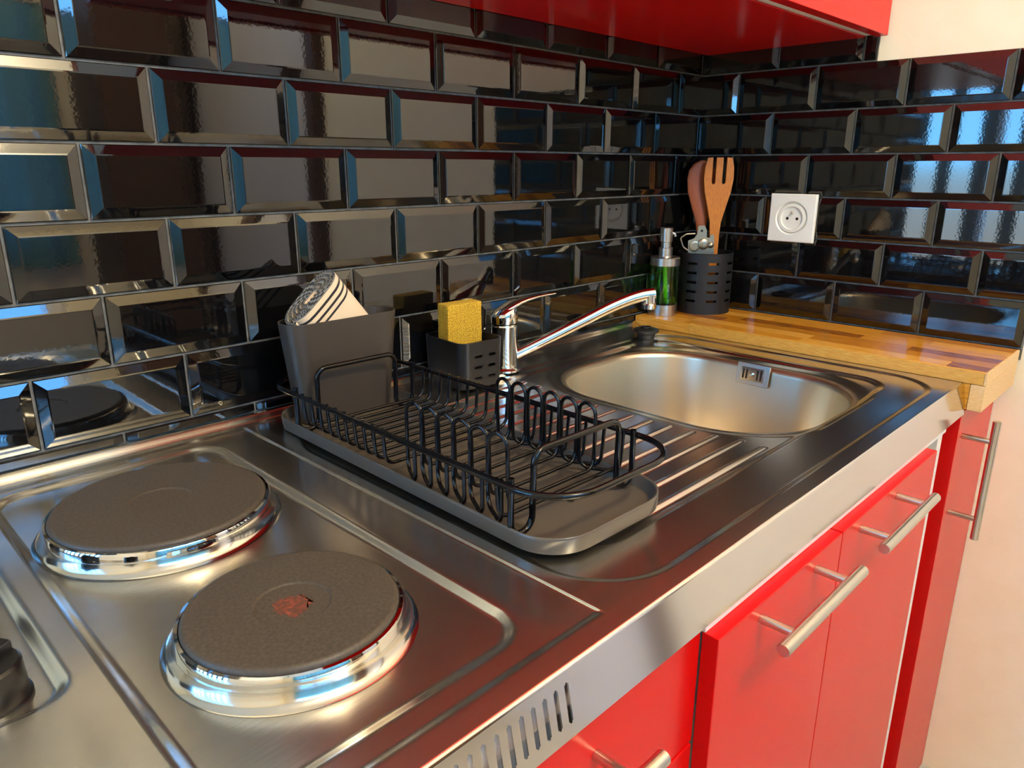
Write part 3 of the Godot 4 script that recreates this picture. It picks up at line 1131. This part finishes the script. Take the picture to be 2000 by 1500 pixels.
func caddy_and_towel() -> void:
	var c := Vector3(-0.9440, 0.8495, 0.0750)
	var t := thing("cutlery_caddy", "tall grey plastic caddy at the tiled end of the dish rack", "caddy", c)
	var h := 0.1245
	var a := []
	for q in 6:
		var f := q / 5.0
		a.append([lerpf(0.0640, 0.0790, f), lerpf(0.0190, 0.0245, f), h * f, lerpf(0.014, 0.022, f)])
	a.insert(0, [0.0630, 0.018, -0.0004, 0.013])
	a.append([0.0784, 0.0240, h + 0.0008, 0.0214])
	a.append([0.0774, 0.0230, h + 0.0002, 0.0204])
	for q in 6:
		var f := 1.0 - q / 5.0
		a.append([lerpf(0.0620, 0.0770, f), lerpf(0.0170, 0.0225, f), maxf(h * f, 0.0025), lerpf(0.012, 0.02, f)])
	part("caddy_shell", open_box(a, 8), M.grey_plastic, t)
	# rolled tea towel leaning out
	var axis := Vector3(-0.65, 0.73, 0.16).normalized()
	var u := Vector3(0.75, 0.66, 0.0)
	u = (u - axis * u.dot(axis)).normalized()
	var w := axis.cross(u).normalized()
	var top := Vector3(-0.9850, 1.0045, 0.0830)
	var o := thing("tea_towel", "rolled cream tea towel with three black stripes in the caddy", "towel", top)
	var k := MB.new()
	var turns := 4.6
	var npt := 150
	var th := 0.0031
	var bands := [[0.0, 2], [0.0012, 2], [0.0014, 0], [0.0085, 0], [0.0086, 1], [0.0122, 1], [0.0123, 0], [0.0180, 0], [0.0181, 1], [0.0215, 1], [0.0216, 0], [0.0270, 0], [0.0271, 1], [0.0302, 1], [0.0303, 0], [0.0950, 0]]
	var cream := srgb(238, 214, 178).srgb_to_linear()
	var dark := srgb(34, 33, 36).srgb_to_linear()
	var mix := [cream, dark, srgb(120, 118, 116).srgb_to_linear()]
	var pt := func(f: float, off: float) -> Vector2:
		var an := f * turns * TAU
		var rr := 0.0035 + 0.0215 * f
		# flattened spiral: stretched along u
		var p := Vector2(cos(an), sin(an)) * (rr + off)
		p.y *= 0.66
		p.x += clampf(cos(an) * 3.0, -1, 1) * 0.0175 * (0.35 + 0.65 * f)
		return p
	for off in [0.0, th]:
		var rows := []
		for b in bands:
			var row := []
			for i in npt + 1:
				var p: Vector2 = pt.call(float(i) / npt, off)
				row.append(u * p.x + w * p.y - axis * b[0])
			rows.append(row)
		var base := k.v.size()
		k.grid(rows, false, false, 1.0)
		for j in bands.size():
			for i in npt + 1:
				var id := base + j * (npt + 1) + i
				k.col[id] = mix[bands[j][1]]
				var od: Vector2 = pt.call(float(i) / npt, 0.01) - pt.call(float(i) / npt, 0.0)
				var out: Vector3 = u * od.x + w * od.y
				if off == 0.0:
					out = -out
				if k.n[id].dot(out) < 0:
					k.n[id] = -k.n[id]
	# woven edge seen at the end, black and white threads
	for i in npt * 2:
		var f0 := i / (npt * 2.0)
		var f1 := (i + 1) / (npt * 2.0)
		k.tint = srgb(132, 130, 126).srgb_to_linear() if i % 2 == 0 else srgb(22, 22, 26).srgb_to_linear()
		var q := []
		for e in [[f0, 0.0], [f1, 0.0], [f1, th], [f0, th]]:
			var p: Vector2 = pt.call(e[0], e[1])
			q.append(u * p.x + w * p.y + axis * (0.0004 + 0.0006 * (i % 2)))
		k.face(q, axis)
	k.tint = cream
	var q2 := []
	for e in [[0.0], [0.095]]:
		for off in ([0.0, th] if e[0] == 0.0 else [th, 0.0]):
			var p: Vector2 = pt.call(1.0, off)
			q2.append(u * p.x + w * p.y - axis * e[0])
	k.face(q2, w)
	k.rewind()
	part("towel_roll", k, M.cloth, o)

func sponge_cup() -> void:
	var c := Vector3(-0.7290, S + 0.0002, 0.0640)
	var t := thing("sponge_cup", "small black slotted holder with a sponge beside the tap", "holder", c)
	t.rotation.y = deg_to_rad(-4.0)
	var hx := 0.0400
	var hz := 0.0495
	var h := 0.0685
	# shell: three plain sides lofted, front face pierced by six slots
	var n := 6
	var wall := 0.0022
	var ys := [0.0, 0.012, 0.0165, 0.0285, 0.033, 0.0445, 0.049, h]
	var slot_rows := [1, 3, 5]
	var k := MB.new()
	for side in 2:
		var inset := wall * side
		var ol := rrect(hx - inset, hz - inset, 0.016 - inset, n)
		# add points along the front edge so that slots can be left open
		var pts := []
		var m := ol.size()
		for i in m:
			pts.append(ol[i])
			var nx: Vector2 = ol[(i + 1) % m]
			if i == n:     # front straight edge, x from + to -
				for xx in [0.0225, 0.0085, -0.0035, -0.0175]:
					pts.append(Vector2(xx, ol[i].y))
		m = pts.size()
		for i in m:
			var a: Vector2 = pts[i]
			var b: Vector2 = pts[(i + 1) % m]
			for j in ys.size() - 1:
				var open: bool = j in slot_rows and (i == n + 1 or i == n + 3)
				if open:
					continue
				var ids := []
				for e in [[a, j], [b, j], [b, j + 1], [a, j + 1]]:
					var p: Vector2 = e[0]
					var cc := Vector2(signf(p.x) * (hx - 0.016), signf(p.y) * (hz - 0.016))
					var nn := Vector2.ZERO
					if absf(p.x) <= hx - 0.016 + 1e-5:
						nn = Vector2(0, signf(p.y))
					elif absf(p.y) <= hz - 0.016 + 1e-5:
						nn = Vector2(signf(p.x), 0)
					else:
						nn = (p - cc).normalized()
					var y: float = ys[e[1]]
					var f := 0.955 + 0.045 * y / h
					ids.append(k.vert(Vector3(p.x * f, y, p.y * f), Vector3(nn.x, 0, nn.y) * (1.0 if side == 0 else -1.0)))
				k.quad(ids[0], ids[1], ids[2], ids[3])
	# rim
	var ro := rrect(hx, hz, 0.016, n)
	var ri := rrect(hx - wall, hz - wall, 0.016 - wall, n)
	for i in ro.size():
		var j := (i + 1) % ro.size()
		k.face([Vector3(ro[i].x, h, ro[i].y), Vector3(ro[j].x, h, ro[j].y), Vector3(ri[j].x, h, ri[j].y), Vector3(ri[i].x, h, ri[i].y)], Vector3.UP)
	part("holder_shell", k, M.cup, t)
	part("holder_floor", bx(Vector3(0, 0.0125, 0), Vector3(hx * 2 - 0.008, 0.002, hz * 2 - 0.008)), M.cup, t)
	part("divider", bx(Vector3(0, 0.034, 0.018), Vector3(hx * 2 - 0.006, 0.052, 0.002)), M.cup, t)
	# sponge
	var o := thing("sponge", "yellow cellulose sponge standing in the small black holder", "sponge", c + Basis(Vector3.UP, deg_to_rad(-4.0)) * Vector3(-0.0045, 0.0145, -0.001))
	o.rotation = Vector3(0, deg_to_rad(-4.0), 0.0)
	k = MB.new()
	var sx := 0.062
	var sy := 0.104
	var sz := 0.026
	var nz := FastNoiseLite.new()
	nz.seed = 4
	nz.frequency = 120.0
	for ax in 3:
		for sg in [-1.0, 1.0]:
			var a1 := (ax + 1) % 3
			var a2 := (ax + 2) % 3
			var dim := Vector3(sx, sy, sz)
			var n1 := int(dim[a1] / 0.002)
			var n2 := int(dim[a2] / 0.002)
			var rows := []
			for j in n2 + 1:
				var row := []
				for i in n1 + 1:
					var p := Vector3.ZERO
					p[ax] = sg * dim[ax] / 2
					p[a1] = (float(i) / n1 - 0.5) * dim[a1]
					p[a2] = (float(j) / n2 - 0.5) * dim[a2]
					# rounded edges
					var core := Vector3(clampf(p.x, -sx / 2 + 0.002, sx / 2 - 0.002), clampf(p.y, -sy / 2 + 0.002, sy / 2 - 0.002), clampf(p.z, -sz / 2 + 0.002, sz / 2 - 0.002))
					var dd := p - core
					p = core + dd.normalized() * 0.002
					p += dd.normalized() * nz.get_noise_3dv(p) * 0.0007
					row.append(p + Vector3(0, sy / 2, 0))
				rows.append(row)
			k.grid(rows, false, false, sg)
	part("sponge_block", k, M.sponge, o)

# ------------------------------------------------------------------ tap
func mixer_tap() -> void:
	var b := Vector3(-0.6420, S, 0.0520)
	b = Vector3(-0.6440, S, 0.0640)
	var t := thing("mixer_tap", "chrome single lever mixer tap with long spout behind the sink", "tap", b)
	var k := MB.new()
	k.lathe([Vector2(0.0265, 0.0), Vector2(0.0265, 0.003), Vector2(0.0245, 0.005), Vector2(0.0215, 0.0062), Vector2(0.0212, 0.03), Vector2(0.0212, 0.071)], 36)
	k.lathe([Vector2(0.0212, 0.071), Vector2(0.0205, 0.0722), Vector2(0.0205, 0.0735), Vector2(0.0214, 0.0745)], 36)
	part("tap_body", k, M.chrome, t)
	# lever: cap over the cartridge that sweeps into a thin handle
	var dir := Vector3(0.80, 0, 0.30).normalized()
	var side := dir.cross(Vector3.UP)
	k = MB.new()
	var rows := []
	for p in [[0.0758, 0.0214, 0.0], [0.0860, 0.0216, 0.0], [0.0905, 0.0212, 0.15], [0.0945, 0.0196, 0.25], [0.0978, 0.0165, 0.3], [0.1002, 0.0120, 0.3], [0.1015, 0.0065, 0.3], [0.1020, 0.0005, 0.3]]:
		var ring := []
		for i in 32:
			var a := TAU * i / 32.0
			ring.append(dir * cos(a) * p[1] + side * sin(a) * p[1] + Vector3(0, p[0] + cos(a) * p[1] * p[2], 0))
		rows.append(ring)
	k.grid(rows, true, false, 1.0)
	var first := k.v.size()
	rows = []
	for p in [[-0.0060, 0.0945, 0.0150, 0.0050], [0.0060, 0.0995, 0.0170, 0.0065], [0.0160, 0.1035, 0.0160, 0.0062], [0.0260, 0.1070, 0.0138, 0.0054], [0.0380, 0.1100, 0.0116, 0.0044], [0.0540, 0.1128, 0.0100, 0.0036], [0.0720, 0.1148, 0.0088, 0.0030], [0.0860, 0.1158, 0.0080, 0.0025], [0.0885, 0.1159, 0.0060, 0.0014]]:
		var ring := []
		for i in 24:
			var a := TAU * i / 24.0
			ring.append(dir * p[0] + side * cos(a) * p[2] + Vector3(0, p[1] + sin(a) * p[3], 0))
		rows.append(ring)
	k.grid(rows, true, false, 1.0)
	for i in k.v.size():
		var mid := Vector3(0, 0.088, 0)
		if i >= first:
			var al := dir.dot(k.v[i])
			var cy := 0.0
			for j in 24:
				cy += rows[(i - first) / 24][j].y / 24.0
			mid = dir * al + Vector3(0, cy, 0)
		if k.n[i].dot(k.v[i] - mid) < 0:
			k.n[i] = -k.n[i]
	k.rewind()
	k.face(rows[-1], dir)
	part("lever", k, M.chrome, t)
	# spout
	var e := Vector3(-0.4470, 0.9700, 0.1950) - b
	var s0 := Vector3(0.0120, 0.0215, 0.0080)
	var flat := Vector3(e.x - s0.x, 0, e.z - s0.z)
	var pts := []
	var rad := []
	var ctrl := [s0, s0 + flat * 0.25 + Vector3(0, 0.0245, 0), s0 + flat * 0.50 + Vector3(0, 0.0500, 0), s0 + flat * 0.70 + Vector3(0, 0.0705, 0), s0 + flat * 0.85 + Vector3(0, 0.0830, 0), s0 + flat * 0.95 + Vector3(0, 0.0885, 0), s0 + flat * 1.04 + Vector3(0, 0.0905, 0)]
	for q in ctrl.size() - 1:
		var p0: Vector3 = ctrl[maxi(q - 1, 0)]
		var p1: Vector3 = ctrl[q]
		var p2: Vector3 = ctrl[q + 1]
		var p3: Vector3 = ctrl[mini(q + 2, ctrl.size() - 1)]
		for i in 6:
			pts.append(p1.cubic_interpolate(p2, p0, p3, i / 6.0))
			rad.append(0.0088)
	pts.append(ctrl[-1])
	rad.append(0.0088)
	for q in pts.size():
		rad[q] = lerpf(0.0086, 0.0104, float(q) / pts.size())
	k = MB.new()
	k.tube(pts, rad, 24)
	part("spout", k, M.chrome, t)
	k = MB.new()
	var tip: Vector3 = ctrl[-1] - flat.normalized() * 0.0075
	k.lathe([Vector2(0.0100, -0.0235), Vector2(0.0114, -0.0232), Vector2(0.0117, -0.0160), Vector2(0.0110, -0.0150), Vector2(0.0110, -0.0140), Vector2(0.0117, -0.0130), Vector2(0.0112, -0.001)], 24, tip)
	k.lathe([Vector2(0.0, -0.0220), Vector2(0.0104, -0.0220)].map(func(q): return q), 24, tip)
	part("aerator", k, M.chrome, t)

# ------------------------------------------------------------------ soap dispenser
func soap_dispenser() -> void:
	var b := Vector3(-0.1640, WOOD, 0.0400)
	var t := thing("soap_dispenser", "steel and green glass soap dispenser on the oak worktop", "dispenser", b)
	var k := MB.new()
	k.lathe([Vector2(0.0, 0.0), Vector2(0.0288, 0.0), Vector2(0.0296, 0.0008), Vector2(0.0296, 0.0225), Vector2(0.0288, 0.0228), Vector2(0.0, 0.0228)], 40)
	part("base_band", k, M.brushed, t)
	k = MB.new()
	k.lathe([Vector2(0.0, 0.0230), Vector2(0.0292, 0.0230), Vector2(0.0292, 0.1000), Vector2(0.0262, 0.1000), Vector2(0.0262, 0.0262), Vector2(0.0, 0.0262)], 48)
	part("glass_body", k, M.green_glass, t, "green glass cylinder")
	k = MB.new()
	k.lathe([Vector2(0.0, 0.0264), Vector2(0.0260, 0.0264), Vector2(0.0260, 0.0345), Vector2(0.0, 0.0345)], 40)
	part("liquid_soap", k, M.soap, t, "yellow green soap left in the bottom")
	k = MB.new()
	k.tube([Vector3(0.004, 0.0268, 0.004), Vector3(0.0, 0.1000, 0.0)], 0.0045, 12)
	part("dip_tube", k, M.dip_tube, t)
	k = MB.new()
	k.lathe([Vector2(0.0, 0.0995), Vector2(0.0288, 0.0995), Vector2(0.0296, 0.1003), Vector2(0.0296, 0.1150), Vector2(0.0275, 0.1168), Vector2(0.0140, 0.1185), Vector2(0.0140, 0.1340), Vector2(0.0128, 0.1350), Vector2(0.0, 0.1350)], 40)
	part("screw_cap", k, M.brushed, t)
	k = MB.new()
	k.lathe([Vector2(0.0105, 0.1350), Vector2(0.0105, 0.1450), Vector2(0.0120, 0.1462), Vector2(0.0125, 0.1725), Vector2(0.0118, 0.1735), Vector2(0.0, 0.1738)], 32)
	part("pump_head", k, M.brushed, t)
	k = MB.new()
	var d := Vector3(0.62, 0, 0.78).normalized()
	k.tube([d * 0.010 + Vector3(0, 0.1640, 0), d * 0.016 + Vector3(0, 0.1610, 0), d * 0.0175 + Vector3(0, 0.1560, 0)], 0.0028, 12)
	part("nozzle", k, M.brushed, t)

# ------------------------------------------------------------------ utensil pot and utensils
func utensil_pot() -> void:
	var c := Vector3(-0.0670, WOOD, 0.0740)
	var face_cam := deg_to_rad(-45.5)
	var t := thing("utensil_pot", "dark grey slotted metal pot holding wooden utensils", "pot", c)
	var R := 0.0555
	var H := 0.1215
	var ys := [0.0]
	for r in 5:
		ys.append(0.0245 + r * 0.0188)
		ys.append(0.0245 + r * 0.0188 + 0.0050)
	ys.append(H)
	var segs := 96
	var k := MB.new()
	for side in 2:
		var r := R - 0.0012 * side
		for i in segs:
			var a0 := TAU * i / segs
			var a1 := TAU * (i + 1) / segs
			var ph := fposmod((i + 0.5) / segs * 360.0 - (90.0 + 45.5 - 3.0), 45.0)
			ph = minf(ph, 45.0 - ph)
			for j in ys.size() - 1:
				if j % 2 == 1 and ph < 11.0:
					continue
				var ids := []
				for e in [[a0, j], [a1, j], [a1, j + 1], [a0, j + 1]]:
					var n := Vector3(cos(e[0]), 0, sin(e[0]))
					ids.append(k.vert(n * r + Vector3(0, ys[e[1]], 0), n * (1.0 if side == 0 else -1.0)))
				k.quad(ids[0], ids[1], ids[2], ids[3])
	k.lathe([Vector2(R, H - 0.0005), Vector2(R + 0.0006, H), Vector2(R, H + 0.0008), Vector2(R - 0.0014, H + 0.0006), Vector2(R - 0.0016, H - 0.0005)], 64, Vector3.ZERO, Basis.IDENTITY, 1.2)
	k.lathe([Vector2(R - 0.0012, 0.0010), Vector2(0.0, 0.0010)], 48)
	part("pot_shell", k, M.pot, t)
	# wooden fork facing the room
	var fb := Basis(Vector3.UP, face_cam)
	var ftop := Vector3(-0.0600, 1.1690, 0.0860)
	var fbot := Vector3(-0.0560, WOOD + 0.006, 0.0830)
	var upv := (ftop - fbot).normalized()
	var right := (fb * Vector3.RIGHT).normalized()
	right = (right - upv * right.dot(upv)).normalized()
	var fr := Basis(right, upv, right.cross(upv))
	var L := (ftop - fbot).length()
	var o := thing("wooden_fork", "three pronged wooden serving fork standing in the grey pot", "fork", fbot)
	var ol := PackedVector2Array()
	var half := [[0.0, 0.0090], [L - 0.150, 0.0095], [L - 0.125, 0.0110], [L - 0.095, 0.0185], [L - 0.065, 0.0262], [L - 0.040, 0.0295], [L - 0.018, 0.0285], [L, 0.0240]]
	for p in half:
		ol.append(Vector2(p[1], p[0]))
	for s in [[0.0140, 0.0065], [-0.0065, -0.0140]]:
		ol.append(Vector2(s[0], L + 0.0006))
		ol.append(Vector2(s[0], L - 0.0480))
		ol.append(Vector2((s[0] + s[1]) / 2, L - 0.0515))
		ol.append(Vector2(s[1], L - 0.0480))
		ol.append(Vector2(s[1], L + 0.0006))
	half.reverse()
	for p in half:
		ol.append(Vector2(-p[1], p[0]))
	k = MB.new()
	k.prism(ol, -0.003, 0.003, Vector3.ZERO, fr)
	part("fork_blade", k, M.spoon, o)
	# wooden spoon behind it
	var stop := Vector3(-0.0550, 1.1600, 0.0480)
	var sbot := Vector3(-0.0620, WOOD + 0.006, 0.0660)
	stop = Vector3(-0.0660, 1.1640, 0.0500)
	upv = (stop - sbot).normalized()
	right = (fb * Vector3.RIGHT).normalized()
	right = (right - upv * right.dot(upv)).normalized()
	var sr := Basis(right, upv, right.cross(upv))
	L = (stop - sbot).length()
	var sp := thing("wooden_spoon", "reddish wooden spoon standing behind the wooden fork", "spoon", sbot)
	k = MB.new()
	var rows := []
	for p in [[0.0, 0.006, 0.006], [0.02, 0.0075, 0.006], [L - 0.15, 0.0085, 0.0055], [L - 0.12, 0.0120, 0.005], [L - 0.09, 0.0205, 0.0045], [L - 0.06, 0.0285, 0.004], [L - 0.035, 0.0300, 0.0038], [L - 0.018, 0.0265, 0.0036], [L - 0.006, 0.0170, 0.0032], [L, 0.004, 0.0015]]:
		var ring := []
		for i in 20:
			var a := TAU * i / 20.0
			var bowl := 0.0
			ring.append(sr * Vector3(cos(a) * p[1], p[0], sin(a) * p[2] + bowl))
		rows.append(ring)
	k.grid(rows, true, false, 1.0)
	for i in k.v.size():
		var mid := sr * Vector3(0, (sr.inverse() * k.v[i]).y, 0)
		if k.n[i].dot(k.v[i] - mid) < 0:
			k.n[i] = -k.n[i]
	var f := k.idx.duplicate()
	k.idx.clear()
	for q in range(0, f.size(), 3):
		k.tri(f[q], f[q + 1], f[q + 2])
	part("spoon_bowl", k, M.spoon_dark, sp)
	# can opener leaning on the rim
	var cb := Basis(Vector3.UP, face_cam) * Basis(Vector3.BACK, 0.05)
	var ca := Vector3(-0.0960, WOOD + H - 0.012, 0.0800)
	var co := thing("can_opener", "metal can opener head poking out of the grey pot", "can opener", ca)
	k = MB.new()
	k.prism(PackedVector2Array([Vector2(-0.026, 0.0), Vector2(0.026, 0.0), Vector2(0.026, 0.046), Vector2(0.019, 0.048), Vector2(0.017, 0.041), Vector2(0.011, 0.043), Vector2(0.011, 0.057), Vector2(0.007, 0.066), Vector2(-0.006, 0.066), Vector2(-0.008, 0.050), Vector2(-0.014, 0.042), Vector2(-0.026, 0.038)]), -0.001, 0.001, Vector3.ZERO, cb)
	part("plate", k, M.tin, co)
	k = MB.new()
	var rz := cb * Basis(Vector3.RIGHT, PI / 2)
	k.lathe([Vector2(0.0105, 0.0), Vector2(0.0105, 0.003), Vector2(0.0075, 0.0036), Vector2(0.007, 0.0025), Vector2(0.0, 0.0025)], 24, cb * Vector3(-0.013, 0.026, 0.001), rz)
	part("gear_wheel", k, M.tin, co)
	k = MB.new()
	k.lathe([Vector2(0.0110, 0.0), Vector2(0.0110, 0.005), Vector2(0.0085, 0.007), Vector2(0.004, 0.0075), Vector2(0.004, 0.0095), Vector2(0.0, 0.0098)], 24, cb * Vector3(0.004, 0.030, 0.001), rz)
	part("cutting_wheel", k, M.tin, co)
	k = MB.new()
	k.lathe([Vector2(0.0065, 0.0), Vector2(0.0060, 0.004), Vector2(0.0035, 0.0065), Vector2(0.0, 0.0072)], 20, cb * Vector3(0.019, 0.027, 0.001), rz)
	part("rivet", k, M.tin, co)
	k = MB.new()
	k.lathe([Vector2(0.0026, 0.0), Vector2(0.0, 0.0003)], 14, cb * Vector3(0.001, 0.0560, 0.0011), rz)
	part("hang_hole", k, M.hole, co)
	k = MB.new()
	k.tube(rounded([cb * Vector3(-0.012, 0.051, 0.0), cb * Vector3(-0.030, 0.051, 0.0), cb * Vector3(-0.042, 0.044, 0.0), cb * Vector3(-0.036, 0.026, 0.0), cb * Vector3(-0.025, 0.017, 0.0)], 0.006), 0.0019, 8)
	part("bail_wire", k, M.tin, co)

# ------------------------------------------------------------------ socket and plug
func socket() -> void:
	var c := Vector3(-0.0085, 1.0565, 0.2245)
	var t := thing("wall_socket", "square white wall socket on the black tiles", "socket", c)
	var b := Basis(Vector3.UP, -PI / 2)
	var hw := 0.0455
	# plate with a round opening
	var k := MB.new()
	var n := 48
	var ro := 0.0285
	var sq := []
	var ci := []
	for i in n:
		var a := TAU * i / n
		var d := Vector2(cos(a), sin(a))
		var s := 1.0 / maxf(absf(d.x), absf(d.y))
		sq.append(d * s)
		ci.append(d)
	var ringat := func(arr: Array, r: float, z: float) -> Array:
		var o := []
		for q in arr:
			o.append(b * Vector3(q.x * r, q.y * r, z))
		return o
	var flat := func(r0: Array, r1: Array) -> void:
		for i in n:
			var j := (i + 1) % n
			var nn: Vector3 = (r0[j] - r0[i]).cross(r1[i] - r0[i]).normalized()
			if nn.length() < 0.5:
				nn = b * Vector3(0, 0, 1)
			if nn.dot(b * Vector3(0, 0, 1)) < -0.01:
				nn = -nn
			k.face([r0[i], r0[j], r1[j], r1[i]], nn)
	var a0: Array = ringat.call(sq, hw, 0.0)
	var a1: Array = ringat.call(sq, hw, 0.0065)
	var a2: Array = ringat.call(sq, hw - 0.0015, 0.0080)
	var a3: Array = ringat.call(ci, ro + 0.0035, 0.0085)
	var a4: Array = ringat.call(ci, ro, 0.0052)
	for i in n:
		var j := (i + 1) % n
		var mid: Vector3 = (a0[i] + a0[j]) / 2
		var ax := Vector3(0, signf(mid.y), 0) if absf(mid.y) > absf(mid.z) else Vector3(0, 0, signf(mid.z))
		k.face([a0[i], a0[j], a1[j], a1[i]], ax)
	flat.call(a1, a2)
	flat.call(a2, a3)
	flat.call(a3, a4)
	part("cover_plate", k, M.socket, t)
	k = MB.new()
	var rz := b * Basis(Vector3.RIGHT, PI / 2)
	k.lathe([Vector2(0.0282, 0.0040), Vector2(0.0276, 0.0072), Vector2(0.0220, 0.0076), Vector2(0.0208, 0.0046), Vector2(0.0, 0.0042)], 48, Vector3.ZERO, rz, 0.5)
	part("socket_well", k, M.socket, t)
	for x in [-0.0097, 0.0097]:
		k = MB.new()
		k.lathe([Vector2(0.0028, 0.0), Vector2(0.0, 0.0001)], 16, b * Vector3(x, -0.001, 0.0046), rz)
		part("pin_hole", k, M.hole, t)
	k = MB.new()
	k.lathe([Vector2(0.0028, 0.0), Vector2(0.0026, 0.004), Vector2(0.0012, 0.0058), Vector2(0.0, 0.006)], 16, b * Vector3(0, 0.0105, 0.0040), rz)
	part("earth_pin", k, M.nickel, t)

func sink_plug() -> void:
	var c := Vector3(-0.2920, S - 0.0028, 0.0900)
	var t := thing("sink_plug", "black rubber sink plug lying beside the sink", "plug", c)
	var k := MB.new()
	k.lathe([Vector2(0.0, 0.0), Vector2(0.0150, 0.0), Vector2(0.0165, 0.002), Vector2(0.0175, 0.009), Vector2(0.0190, 0.0100), Vector2(0.0190, 0.0115), Vector2(0.0225, 0.0125), Vector2(0.0240, 0.0145), Vector2(0.0235, 0.0175), Vector2(0.0190, 0.0190), Vector2(0.0120, 0.0195), Vector2(0.0, 0.0195)], 36)
	part("plug_body", k, M.rubber, t)
	k = MB.new()
	var pts := []
	for i in 24:
		var a := TAU * i / 24.0
		pts.append(Vector3(cos(a) * 0.0085, 0.0212, sin(a) * 0.0085))
	k.tube(pts, 0.0019, 8, true)
	part("pull_ring", k, M.rubber, t)
